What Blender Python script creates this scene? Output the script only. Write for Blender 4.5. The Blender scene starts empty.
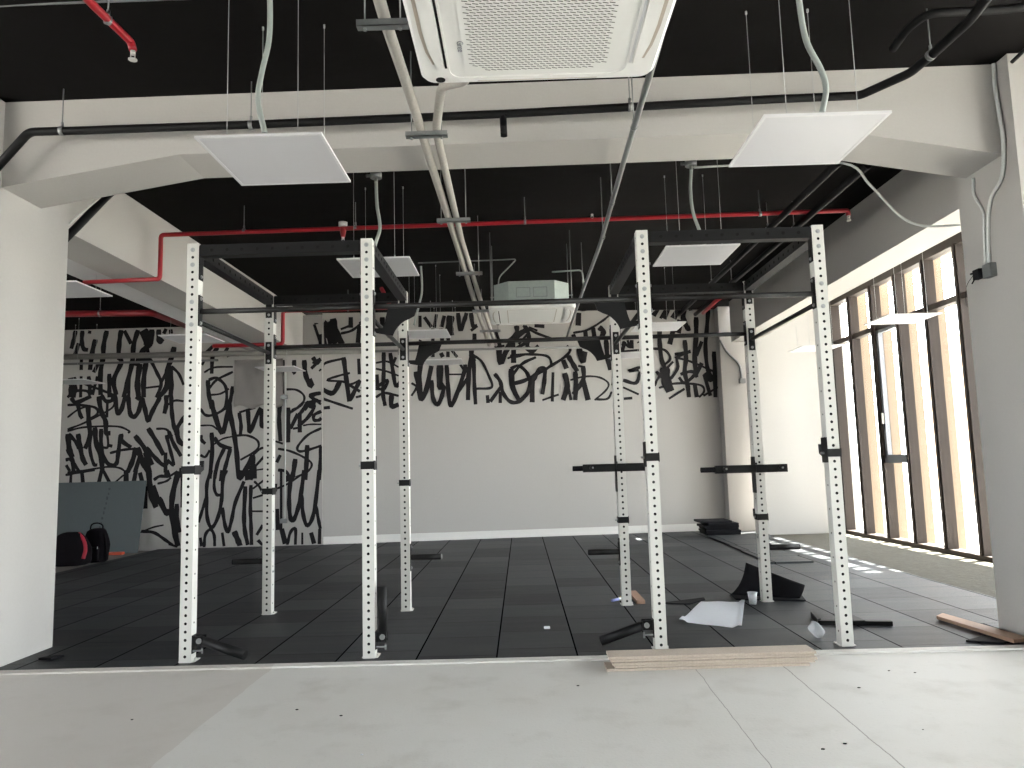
import bpy, bmesh, math, random
from mathutils import Vector, Matrix
C = bpy.context.scene.collection
S = bpy.context.scene
random.seed(7)
# ------------------------------------------------------------------ camera
F = 744.31
p_, r_, y_ = 0.1089, -0.0273, 0.0090
CAM = Vector((0, 0, 1.1661))
fw = Vector((-math.sin(y_)*math.cos(p_), math.cos(y_)*math.cos(p_), math.sin(p_)))
ri0 = Vector((math.cos(y_), math.sin(y_), 0)); up0 = ri0.cross(fw)
RI = ri0*math.cos(r_) + up0*math.sin(r_); UP = -ri0*math.sin(r_) + up0*math.cos(r_)
cam = bpy.data.cameras.new('camera'); camo = bpy.data.objects.new('camera', cam); C.objects.link(camo)
mw = Matrix((RI, UP, -fw)).transposed().to_4x4(); mw.translation = CAM
camo.matrix_world = mw
cam.sensor_width = 36; cam.lens = F*36/1024; cam.clip_start = .05; cam.clip_end = 300
S.camera = camo
# ------------------------------------------------------------------ light
wd = bpy.data.worlds.new('world'); S.world = wd; wd.use_nodes = True
bg = wd.node_tree.nodes['Background']; bg.inputs[0].default_value = (.93, .965, 1, 1); bg.inputs[1].default_value = 11.0
sl = bpy.data.lights.new('sun', 'SUN'); sl.energy = 80; sl.angle = .009; sl.color = (1, .95, .86)
so = bpy.data.objects.new('sun', sl); C.objects.link(so)
SUN = Vector((-1.0, -.38, -2.0)).normalized()
so.rotation_euler = SUN.to_track_quat('-Z', 'Y').to_euler()
S.view_settings.view_transform = 'Standard'; S.view_settings.look = 'None'
S.view_settings.gamma = 1; S.view_settings.use_curve_mapping = False
S.view_settings.exposure = 0.50

# ------------------------------------------------------------------ helpers
def P(px, py, ax, val):
    """the point of the place seen at (px, py) that lies on the plane axis = val"""
    d = fw + RI*(px-512)/F - UP*(py-384)/F
    return CAM + d*((val-CAM[ax])/d[ax])
def mat(name, col, rough=.6, metal=0, bump=0, scale=30, var=0, spec=.5, emis=None):
    m = bpy.data.materials.new(name); m.use_nodes = True
    nt = m.node_tree; b = nt.nodes['Principled BSDF']
    b.inputs['Roughness'].default_value = rough; b.inputs['Metallic'].default_value = metal
    b.inputs['Specular IOR Level'].default_value = spec
    c = (*col, 1); b.inputs['Base Color'].default_value = c
    tc = nt.nodes.new('ShaderNodeTexCoord')
    n = nt.nodes.new('ShaderNodeTexNoise'); n.inputs['Scale'].default_value = scale; n.inputs['Detail'].default_value = 5
    nt.links.new(tc.outputs['Object'], n.inputs['Vector'])
    mx = nt.nodes.new('ShaderNodeMix'); mx.data_type = 'RGBA'
    v = var or .04
    mx.inputs[6].default_value = tuple(x*(1-v) for x in col)+(1,); mx.inputs[7].default_value = tuple(min(1, x*(1+v)) for x in col)+(1,)
    nt.links.new(n.outputs['Fac'], mx.inputs[0]); nt.links.new(mx.outputs[2], b.inputs['Base Color'])
    if bump:
        bp = nt.nodes.new('ShaderNodeBump'); bp.inputs['Strength'].default_value = bump; bp.inputs['Distance'].default_value = .01
        nt.links.new(n.outputs['Fac'], bp.inputs['Height']); nt.links.new(bp.outputs[0], b.inputs['Normal'])
    return m
class NB:
    """tiny node builder"""
    def __init__(s, m): s.nt = m.node_tree
    def math(s, op, a, b=None, c=None):
        n = s.nt.nodes.new('ShaderNodeMath'); n.operation = op
        for i, v in enumerate((a, b, c)):
            if v is None: continue
            if isinstance(v, (int, float)): n.inputs[i].default_value = v
            else: s.nt.links.new(v, n.inputs[i])
        return n.outputs[0]
    def mix(s, f, a, b, kind='MIX'):
        n = s.nt.nodes.new('ShaderNodeMix'); n.data_type = 'RGBA'; n.blend_type = kind
        for i, v in ((0, f), (6, a), (7, b)):
            if isinstance(v, (int, float)): n.inputs[i].default_value = v
            elif isinstance(v, tuple): n.inputs[i].default_value = (*v, 1)
            else: s.nt.links.new(v, n.inputs[i])
        return n.outputs[2]
    def noise(s, vec, scale, detail=4, rough=.5):
        n = s.nt.nodes.new('ShaderNodeTexNoise'); n.inputs['Scale'].default_value = scale
        n.inputs['Detail'].default_value = detail; n.inputs['Roughness'].default_value = rough
        s.nt.links.new(vec, n.inputs['Vector']); return n.outputs['Fac']
    def ramp(s, f, lo, hi):
        n = s.nt.nodes.new('ShaderNodeMapRange'); s.nt.links.new(f, n.inputs[0])
        n.inputs[1].default_value = lo; n.inputs[2].default_value = hi; return n.outputs[0]

# --- mesh building
def NB_(): return bmesh.new()
def box(bm, x0, x1, y0, y1, z0, z1, M=None):
    v = [bm.verts.new((x, y, z)) for x in (x0, x1) for y in (y0, y1) for z in (z0, z1)]
    if M is not None:
        for q in v: q.co = M @ q.co
    for f in ((0,1,3,2),(4,6,7,5),(0,4,5,1),(2,3,7,6),(0,2,6,4),(1,5,7,3)): bm.faces.new([v[i] for i in f])
    return v
def rbox(bm, x0, x1, y0, y1, z0, z1, r, seg=2):
    b2 = bmesh.new(); box(b2, x0, x1, y0, y1, z0, z1)
    bmesh.ops.bevel(b2, geom=list(b2.edges), offset=r, segments=seg, profile=.6, affect='EDGES')
    me = bpy.data.meshes.new('t'); b2.to_mesh(me); b2.free(); bm.from_mesh(me); bpy.data.meshes.remove(me)
def tube(bm, pts, r, seg=10, caps=True, radii=None):
    pts = [Vector(p) for p in pts]; n = len(pts); rings = []
    t = (pts[1]-pts[0]).normalized(); u = t.orthogonal().normalized()
    for i, p in enumerate(pts):
        if i == 0: tt = (pts[1]-pts[0]).normalized()
        elif i == n-1: tt = (pts[-1]-pts[-2]).normalized()
        else:
            tt = ((pts[i+1]-p).normalized()+(p-pts[i-1]).normalized())
            tt = tt.normalized() if tt.length > 1e-6 else t
        u = (u-tt*u.dot(tt)).normalized(); w = tt.cross(u)
        k = 1.0
        if 0 < i < n-1:
            c = max(.5, tt.dot((p-pts[i-1]).normalized())); k = 1/c
        rr = radii[i] if radii else r
        rings.append([bm.verts.new(p+(u*math.cos(2*math.pi*j/seg)+w*math.sin(2*math.pi*j/seg))*rr*(k if k < 1.2 else 1.1)) for j in range(seg)])
    for a, b in zip(rings, rings[1:]):
        for j in range(seg):
            f = bm.faces.new((a[j], a[(j+1) % seg], b[(j+1) % seg], b[j])); f.smooth = True
    if caps:
        bm.faces.new(rings[0][::-1]); bm.faces.new(rings[-1])
def cyl(bm, a, b, r, seg=14): tube(bm, [a, b], r, seg)
def smooth(pts, k=6):
    pts = [Vector(p) for p in pts]
    if len(pts) < 3: return pts
    q = [pts[0]*2-pts[1]]+pts+[pts[-1]*2-pts[-2]]; o = []
    for i in range(1, len(q)-2):
        for j in range(k):
            t = j/k; a, b, c, d = q[i-1:i+3]
            o.append(.5*((2*b)+(c-a)*t+(2*a-5*b+4*c-d)*t*t+(3*b-a-3*c+d)*t**3))
    return o+[pts[-1]]
def bend(pts, r=.08, k=5):
    """straight runs joined by rounded elbows"""
    pts = [Vector(p) for p in pts]; o = [pts[0]]
    for a, b, c in zip(pts, pts[1:], pts[2:]):
        l = min(r, (a-b).length*.45, (c-b).length*.45); s = b+(a-b).normalized()*l; e = b+(c-b).normalized()*l
        for i in range(k+1):
            t = i/k; o.append(s*(1-t)**2+b*2*t*(1-t)+e*t*t)
    return o+[pts[-1]]
def prism(bm, poly, ext):
    """polygon of 3D points pushed along ext"""
    ext = Vector(ext); a = [bm.verts.new(Vector(p)) for p in poly]; b = [bm.verts.new(Vector(p)+ext) for p in poly]
    bm.faces.new(a); bm.faces.new(b[::-1]); n = len(a)
    for i in range(n): bm.faces.new((a[i], b[i], b[(i+1) % n], a[(i+1) % n]))
WL = {}
def obj(name, bm, m, parent=None, local=False):
    if parent is not None and not local:
        o0 = WL[parent.name]
        for v in bm.verts: v.co -= o0
    bmesh.ops.recalc_face_normals(bm, faces=list(bm.faces))
    me = bpy.data.meshes.new(name); bm.to_mesh(me); bm.free()
    o = bpy.data.objects.new(name, me); C.objects.link(o); me.materials.append(m)
    if parent is not None: o.parent = parent; WL[o.name] = WL[parent.name]
    else: WL[o.name] = Vector((0, 0, 0))
    return o
def tag(o, label, cat, group=None):
    o['label'] = label; o['category'] = cat
    if group: o['group'] = group
    return o
def thing(name, label, cat, loc=(0, 0, 0), group=None):
    o = bpy.data.objects.new(name, None); C.objects.link(o); o.location = loc; o.empty_display_size = .1
    WL[o.name] = Vector(loc); return tag(o, label, cat, group)
def one(name, bm, m, label, cat, loc=(0, 0, 0), group=None):
    """a thing that is a single mesh, origin at its base"""
    L = Vector(loc)
    for v in bm.verts: v.co -= L
    o = obj(name, bm, m); o.location = L; WL[o.name] = L
    return tag(o, label, cat, group)
def struct(name, bm, m, parent=None):
    o = obj(name, bm, m, parent)
    if parent is None: o['kind'] = 'structure'
    return o
def sbox(name, m, *b, parent=None):
    bm = NB_(); box(bm, *b); return struct(name, bm, m, parent)
def part(name, m, parent, *b):
    bm = NB_(); box(bm, *b); return obj(name, bm, m, parent)
def pbm(name, m, parent, fn):
    bm = NB_(); fn(bm); return obj(name, bm, m, parent)
def copy_thing(root, loc, label=None, group=None):
    r = root.copy(); C.objects.link(r); r.location = loc; WL[r.name] = Vector(loc)
    if label: r['label'] = label
    if group: r['group'] = group
    for ch in list(root.children):
        c = ch.copy(); C.objects.link(c); c.parent = r
        for g in list(ch.children):
            d = g.copy(); C.objects.link(d); d.parent = c
    return r
# ------------------------------------------------------------------ materials
wall_m = mat('wall_paint', (.425, .412, .39), .75, bump=.06, scale=60, var=.03)
grey_wall = mat('grey_wall_paint', (.60, .60, .60), .75, bump=.06, scale=60, var=.03)
black_ceil = mat('black_ceiling_paint', (.0055, .005, .005), .95, bump=.3, scale=6, var=.25, spec=.08)
white_ceil = mat('white_ceiling_paint', (.72, .71, .68), .8)
black_paint = mat('black_mural_paint', (.009, .008, .0095), .7, spec=.25)
white_metal = mat('white_powder_coat', (.60, .595, .555), .45, var=.02)
white_cool = mat('white_enamel', (.72, .72, .70), .4, var=.02)
panel_m = mat('light_panel_diffuser', (.55, .55, .57), .5, var=.01)
frame_m = mat('light_panel_frame', (.62, .62, .63), .45, var=.01)
black_metal = mat('black_powder_coat', (.009, .009, .0095), .5, var=.1, spec=.2)
black_steel = mat('black_steel_bar', (.010, .0095, .009), .5, var=.1, spec=.3)
rubber = mat('black_rubber', (.007, .007, .009), .8, bump=.3, scale=120, var=.2, spec=.15)
zinc = mat('galvanised_steel', (.22, .23, .23), .45, metal=.5, var=.12)
bolt_m = mat('zinc_bolt', (.36, .37, .37), .35, metal=.5)
conduit_m = mat('grey_flexible_conduit', (.34, .38, .36), .5, var=.06)
conduit_w = mat('pale_conduit', (.58, .60, .58), .5)
insul_m = mat('pipe_insulation_wrap', (.33, .315, .285), .7, bump=.5, scale=40, var=.06)
red_m = mat('red_pipe_paint', (.30, .008, .016), .38, var=.08)
pipe_black = mat('black_pipe_paint', (.005, .005, .0055), .55, var=.1, spec=.2)
wood_m = mat('chipboard_plank', (.47, .40, .33), .75, bump=.3, scale=90, var=.2)
wood2_m = mat('brown_timber', (.36, .23, .16), .6, bump=.2, scale=40, var=.2)
bronze = mat('bronze_window_frame', (.030, .021, .0165), .55, metal=0, spec=.3, var=.08)
greyframe = mat('grey_sash_frame', (.22, .23, .25), .4, metal=.3)
fin_m = mat('tan_sunshade_fin', (.13, .088, .05), .6, var=.06)
paper_m = mat('white_paper', (.88, .90, .94), .7, var=.03)
board_m = mat('grey_green_board', (.098, .118, .122), .7, var=.05)
bag_m = mat('black_nylon', (.006, .005, .0065), .9, bump=.4, scale=80, var=.3, spec=.1)
bag_red = mat('red_nylon', (.32, .01, .03), .6)
orange_m = mat('orange_plastic', (.6, .09, .04), .5)
brass = mat('white_sprinkler_metal', (.6, .6, .57), .4, metal=.3)
duct_m = mat('pale_green_galvanised', (.33, .38, .355), .5, metal=.2, var=.12)
dark_slot = mat('dark_slot', (.006, .006, .006), .8, spec=.2)
beige_louver = mat('beige_louver', (.42, .37, .31), .5)
def glass_mat(name, tint, gl, rough=.03):
    m = bpy.data.materials.new(name); m.use_nodes = True; nt = m.node_tree; nt.nodes.clear()
    o = nt.nodes.new('ShaderNodeOutputMaterial'); t = nt.nodes.new('ShaderNodeBsdfTransparent'); t.inputs[0].default_value = (*tint, 1)
    g = nt.nodes.new('ShaderNodeBsdfGlossy'); g.inputs['Roughness'].default_value = rough
    x = nt.nodes.new('ShaderNodeMixShader'); x.inputs[0].default_value = gl; nt.links.new(t.outputs[0], x.inputs[1]); nt.links.new(g.outputs[0], x.inputs[2])
    if gl > .1:
        df = nt.nodes.new('ShaderNodeBsdfDiffuse'); df.inputs[0].default_value = (.8, .82, .84, 1)
        x2 = nt.nodes.new('ShaderNodeMixShader'); x2.inputs[0].default_value = .30
        nt.links.new(x.outputs[0], x2.inputs[1]); nt.links.new(df.outputs[0], x2.inputs[2]); x = x2
    nt.links.new(x.outputs[0], o.inputs[0]); return m
pane_m = glass_mat('window_glass', (.97, .98, .975), .03)
plastic_m = glass_mat('clear_plastic', (.93, .94, .95), .11, .12)
# concrete floor
conc = mat('pale_concrete_floor', (.5, .48, .44), .55); nb = NB(conc); nt = conc.node_tree; b = nt.nodes['Principled BSDF']
tc = nt.nodes.new('ShaderNodeTexCoord').outputs['Object']
big = nb.noise(tc, .55, 5, .6); mid = nb.noise(tc, 3.2, 6, .6); fine = nb.noise(tc, 70, 3)
c = nb.mix(nb.ramp(big, .3, .7), (.60, .58, .54), (.68, .67, .64))
c = nb.mix(nb.math('MULTIPLY', nb.ramp(mid, .52, .75), .35), c, (.36, .33, .28))
c = nb.mix(nb.math('MULTIPLY', nb.ramp(fine, .62, .8), .3), c, (.30, .28, .25))
# brownish stain at the left
sx = nt.nodes.new('ShaderNodeSeparateXYZ'); nt.links.new(tc, sx.inputs[0])
def line_mask(nb, X, Y, x0, y0, x1, y1, w, nz=None):
    dx, dy = x1-x0, y1-y0; L = math.hypot(dx, dy); nx, ny = -dy/L, dx/L
    d = nb.math('ADD', nb.math('MULTIPLY', X, nx), nb.math('MULTIPLY', Y, ny)); d = nb.math('SUBTRACT', d, x0*nx+y0*ny)
    if nz is not None: d = nb.math('ADD', d, nb.math('MULTIPLY', nb.math('SUBTRACT', nz, .5), .03))
    return nb.math('LESS_THAN', nb.math('ABSOLUTE', d), w)
X, Y = sx.outputs[0], sx.outputs[1]
for (a, b_, c_, d_, w) in ((.949, 4.287, .918, 2.973, .0022), (1.444, 4.344, 1.406, 2.945, .003)):
    c = nb.mix(nb.math('MULTIPLY', line_mask(nb, X, Y, a, b_, c_, d_, w, mid), .75), c, (.20, .18, .16))
side = nb.math('LESS_THAN', nb.math('ADD', X, nb.math('MULTIPLY', mid, .05)), -1.5)
c = nb.mix(nb.math('MULTIPLY', side, .55), c, (.50, .455, .41))
nt.links.new(c, b.inputs['Base Color'])
bp = nt.nodes.new('ShaderNodeBump'); bp.inputs['Strength'].default_value = .25; bp.inputs['Distance'].default_value = .004
nt.links.new(fine, bp.inputs['Height']); nt.links.new(bp.outputs[0], b.inputs['Normal'])
rough_conc = mat('raw_concrete', (.088, .082, .066), .9, bump=.8, scale=22, var=.35, spec=.2)
# rubber tile flooring
def rubber_tiles(name):
    m = mat(name, (.03, .03, .03), .5); nb = NB(m); nt = m.node_tree; b = nt.nodes['Principled BSDF']
    tc = nt.nodes.new('ShaderNodeTexCoord').outputs['Object']; sx = nt.nodes.new('ShaderNodeSeparateXYZ'); nt.links.new(tc, sx.inputs[0])
    u = nb.math('DIVIDE', nb.math('ADD', sx.outputs[0], 50*.495+.1816), .495)
    cu = nb.math('FLOOR', u)
    off = nb.math('MULTIPLY', nb.math('SINE', nb.math('MULTIPLY', cu, 12.9898)), 7.3); off = nb.math('FRACT', off)
    v = nb.math('ADD', nb.math('DIVIDE', nb.math('ADD', sx.outputs[1], 20), .5), nb.math('MULTIPLY', off, .5)); cv = nb.math('FLOOR', v)
    cb = nt.nodes.new('ShaderNodeCombineXYZ'); nt.links.new(cu, cb.inputs[0]); nt.links.new(cv, cb.inputs[1])
    wn = nt.nodes.new('ShaderNodeTexWhiteNoise'); nt.links.new(cb.outputs[0], wn.inputs['Vector']); rnd = wn.outputs['Value']
    c = nb.mix(rnd, (.011, .014, .017), (.033, .038, .043))
    mp = nt.nodes.new('ShaderNodeMapping'); mp.inputs['Scale'].default_value = (.6, 5, 1); nt.links.new(tc, mp.inputs[0])
    dust = nb.noise(mp.outputs[0], 2.2, 6, .65)
    c = nb.mix(nb.math('MULTIPLY', nb.ramp(dust, .45, .70), .36), c, (.085, .082, .078))
    sp = nb.noise(tc, 160, 2); c = nb.mix(nb.math('MULTIPLY', nb.ramp(sp, .6, .75), .3), c, (.07, .07, .07))
    pt = nb.noise(tc, 3.1, 8, .75)
    c = nb.mix(nb.math('MULTIPLY', nb.ramp(pt, .66, .78), .5), c, (.20, .195, .185))
    ju = nb.math('GREATER_THAN', nb.math('ABSOLUTE', nb.math('SUBTRACT', nb.math('FRACT', u), .5)), .489)
    jv = nb.math('GREATER_THAN', nb.math('ABSOLUTE', nb.math('SUBTRACT', nb.math('FRACT', v), .5)), .491)
    c = nb.mix(nb.math('MULTIPLY', jv, .9), c, (.004, .004, .005)); c = nb.mix(ju, c, (.003, .003, .004))
    nt.links.new(c, b.inputs['Base Color']); b.inputs['Roughness'].default_value = .5; 
    jm = nb.math('MAXIMUM', ju, nb.math('MULTIPLY', jv, .7)); sv = nb.math('MULTIPLY', nb.math('SUBTRACT', 1, jm), nb.math('ADD', .22, nb.math('MULTIPLY', rnd, .22))); nt.links.new(sv, b.inputs['Specular IOR Level'])
    bp = nt.nodes.new('ShaderNodeBump'); bp.inputs['Strength'].default_value = .5; bp.inputs['Distance'].default_value = .004
    h = nb.math('SUBTRACT', sp, nb.math('MULTIPLY', nb.math('MAXIMUM', ju, jv), 1.5)); nt.links.new(h, bp.inputs['Height']); nt.links.new(bp.outputs[0], b.inputs['Normal'])
    return m
tiles_m = rubber_tiles('rubber_tile_flooring')

# ================================================================== THE SETTING
sbox('floor', conc, -9.2, 5.32, -7, 4.66, -.2, 0)
sbox('floor', rough_conc, -5.78, 5.32, 4.66, 13.2, -.2, -.02)
sbox('floor', mat('left_bay_concrete', (.36, .34, .31), .8, bump=.3, scale=25, var=.15), -9.2, -5.78, 4.66, 13.2, -.2, -.02)
sbox('floor', tiles_m, -5.78, 3.80, 4.66, 12.62, -.02, 0)
sbox('trim_1', conc, -3.27, 4.9, 4.585, 4.66, -.01, .010)
# ceilings: front bay, middle bay, left bay and the white strip by the windows
sbox('ceiling', black_ceil, 5.2, 5.30, -7, 4.59, 3.665, 3.9)
bm = NB_(); prism(bm, [(-9.2, -7, 3.9), (5.2, -7, 3.9), (5.2, -7, 3.664), (-9.2, -7, 3.563)], (0, 11.585, 0)); struct('ceiling', bm, black_ceil)
bm = NB_(); prism(bm, [(-3.6, 4.95, 3.95), (-3.6, 13.1, 3.95), (-3.6, 13.1, 3.746), (-3.6, 4.95, 3.687)], (7.2, 0, 0)); struct('ceiling', bm, black_ceil)
sbox('ceiling', black_ceil, -9.2, -4.2, 4.95, 13.1, 3.57, 3.9)
sbox('ceiling', white_ceil, 3.75, 5.17, 4.95, 13.1, 3.70, 3.9)
# cross beam with haunches
bm = NB_()
prism(bm, [(x, 4.58, z) for x, z in ((-3.30, 3.70), (-3.30, 3.03), (-2.15, 3.215), (2.05, 3.24), (3.13, 3.045), (3.13, 3.70))], (0, .40, 0))
box(bm, -9.2, -3.9, 4.58, 4.98, 3.1, 3.7); box(bm, 3.75, 5.3, 4.58, 4.98, 3.1, 3.7)
struct('beam', bm, wall_m)
sbox('pillar', wall_m, -4.0, -3.29, 4.48, 5.30, 0, 3.70)
sbox('pillar', wall_m, 3.12, 3.80, 4.455, 5.09, 0, 3.70)
sbox('beam', wall_m, -3.93, -3.50, 4.98, 12.6, 3.08, 3.75)
sbox('beam', grey_wall, -4.30, -3.93, 4.98, 12.0, 3.11, 3.6)
sbox('beam', wall_m, 3.49, 3.86, 4.98, 12.05, 3.07, 3.75)
# back walls
sbox('wall_back', wall_m, -9.2, -3.18, 11.95, 12.15, -.02, 3.70)
A0 = Vector((-3.19, 11.99, 0)); A1 = Vector((3.62, 12.68, 0)); wd_ = (A1-A0).normalized(); wn_ = Vector((-wd_.y, wd_.x, 0))
bm = NB_(); prism(bm, [A0-Vector((0, 0, .02)), A1-Vector((0, 0, .02)), A1+Vector((0, 0, 3.8)), A0+Vector((0, 0, 3.8))], wn_*.2)
wall_right_back = struct('wall_back', bm, wall_m)
bm = NB_(); prism(bm, [A0+wd_*.02+Vector((0, 0, 0))-wn_*.02, A1-wd_*.02-wn_*.02, A1-wd_*.02+Vector((0, 0, .12))-wn_*.02, A0+wd_*.02+Vector((0, 0, .12))-wn_*.02], wn_*.02)
struct('baseboard_back', bm, white_ceil)
px_ = P(722, 384, 1, 12.42).x; sbox('pillar', wall_m, px_, 4.30, 12.42, 12.9, -.02, 3.80)
sbox('wall_back', wall_m, 3.70, 5.25, 11.86, 12.06, -.02, 3.75)
sbox('wall_front', wall_m, -9.2, 5.4, -7.2, -7, -.2, 3.9)  # unseen end wall, closed to cut light from behind the camera
bm = NB_(); box(bm, -9.4, -9.2, 3.5, 13.2, -.2, 3.9); box(bm, -9.4, -9.2, -7, -6, -.2, 3.9); box(bm, -9.4, -9.2, -6, 3.5, -.2, .7); box(bm, -9.4, -9.2, -6, 3.5, 3.1, 3.9)  # opening added in this unseen wall to let in fill light
struct('wall_left', bm, wall_m)

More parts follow.
